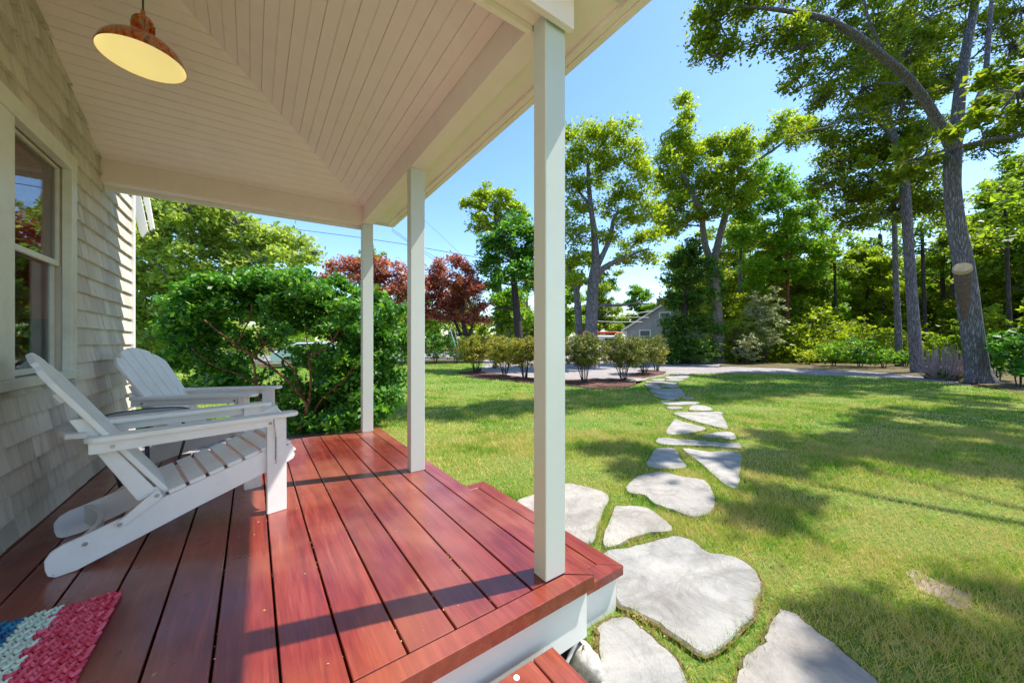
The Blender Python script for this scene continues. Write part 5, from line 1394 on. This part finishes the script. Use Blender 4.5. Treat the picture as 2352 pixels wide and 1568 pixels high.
# ------------------------------------------------------------------ overhead wires
def wire(label, pts, t_, r_=.014):
    mb = MB(); mb.tube([P(u, v, tt) for (u, v), tt in zip(pts, t_)], r_, 5, False)
    tag(mb.build('utility_wire', M_wire, None), label, 'wire', 'overhead utility wires')
wire('long overhead wire crossing the sky left of the farthest post', [(560,505),(635,519),(696,529),(815,544),(923,560),(1000,574),(1100,592)], [22]*7, .016)
wire('thin wire sloping down the sky right of the middle post', [(900,430),(969,501),(1013,540),(1048,575),(1100,622)], [26,26,26,26,26], .010)
wire('upper of two short wires above the copper red tree', [(900,525),(969,574),(1006,594),(1060,622)], [26]*4, .014)
wire('lower of two short wires above the copper red tree', [(900,530),(969,578),(997,597),(1050,628)], [26]*4, .014)
M_lw = m_simple('pale_cable', (.55,.56,.55), .5)
for k, (a, b_) in enumerate((((1340,736),(1475,739)),((1395,725),(1490,729)),((1440,719),(1500,714)))):
    mb = MB(); mb.tube([P(a[0], a[1], 36), P((a[0]+b_[0])/2, (a[1]+b_[1])/2+1.5, 36), P(b_[0], b_[1], 37)], .03, 5, False)
    tag(mb.build('house_cable', M_lw, None), ('lowest', 'middle', 'topmost')[k]+' pale cable running to the small grey house', 'cable', 'cables by the grey house')
for k, (a, b_) in enumerate((((1033,753),(1053,788)),((1044,757),(1056,784)))):
    mb = MB(); mb.tube([P(a[0], a[1], 22), P(b_[0], b_[1]+30, 22)], .03, 6, False)
    tag(mb.build('guy_wire_guard', m_simple('teal_guard' if k == 0 else 'grey_guard', (.35,.60,.58) if k == 0 else (.35,.38,.38), .5), None), ('pale teal slanting guy wire sleeve by the hedge', 'grey slanting guy wire sleeve beside the teal one')[k], 'guy wire')

dp = np.array([(random.uniform(-.9, 1.2), random.uniform(1.25, 4.4), DZ+.003) for _ in range(150)]+[(g_-.0+random.uniform(-.006,.006), random.uniform(1.25, 4.4), DZ-.004) for g_ in gaps[1:-1] for _ in range(14)])
dd = link('deck_debris', tri_mesh('deck_debris', leaf_tris(dp, .008, 4, 3), rng.random(len(dp)), 4), m_leaf('seed_husk', (.12,.07,.02), (.35,.24,.08), (.55,.42,.2), .1))
tag(dd, 'tiny seed husks and leaf specks lying on the red deck boards', 'debris', kind='stuff')
# ------------------------------------------------------------------ small litter on deck, path and gravel
rl = random.Random(3)
mb = MB(); qn = G(1418, 1392)
lp = []
for i in range(500):
    a = rl.uniform(0, 1)
    x = rl.gauss(1.40, .16); y = rl.gauss(1.12, .08)
    if y > 1.27 and x < 1.63 or x < 1.0 or y < 1.0+.0*x: continue
    lp.append((x, y, .03+rl.uniform(0, .012)))
for i in range(350):
    lp.append((rl.uniform(1.0, 1.24), rl.uniform(.85, 1.13), .012+rl.uniform(0, .012)))
for i in range(900):
    q = F(rl.uniform(1.6, 8), rl.uniform(1.2, 7)); lp.append((q.x, q.y, .03+rl.uniform(0, .02)))
lp = [p for p in lp if not (p[0] < 1.66 and p[1] > 1.25)]
lp = np.array(lp)
for sp in stone_polys: lp = lp[~inpoly(lp[:, 0], lp[:, 1], sp)]
lo_ = link('leaf_litter', tri_mesh('leaf_litter', leaf_tris(lp, .011, 4, 1.5), rng.random(len(lp)), 4), m_leaf('dry_leaf', (.10,.04,.015), (.28,.11,.04), (.45,.28,.12), .1))
tag(lo_, 'dry brown leaf bits between the porch corner and the stones', 'leaf litter', kind='stuff')
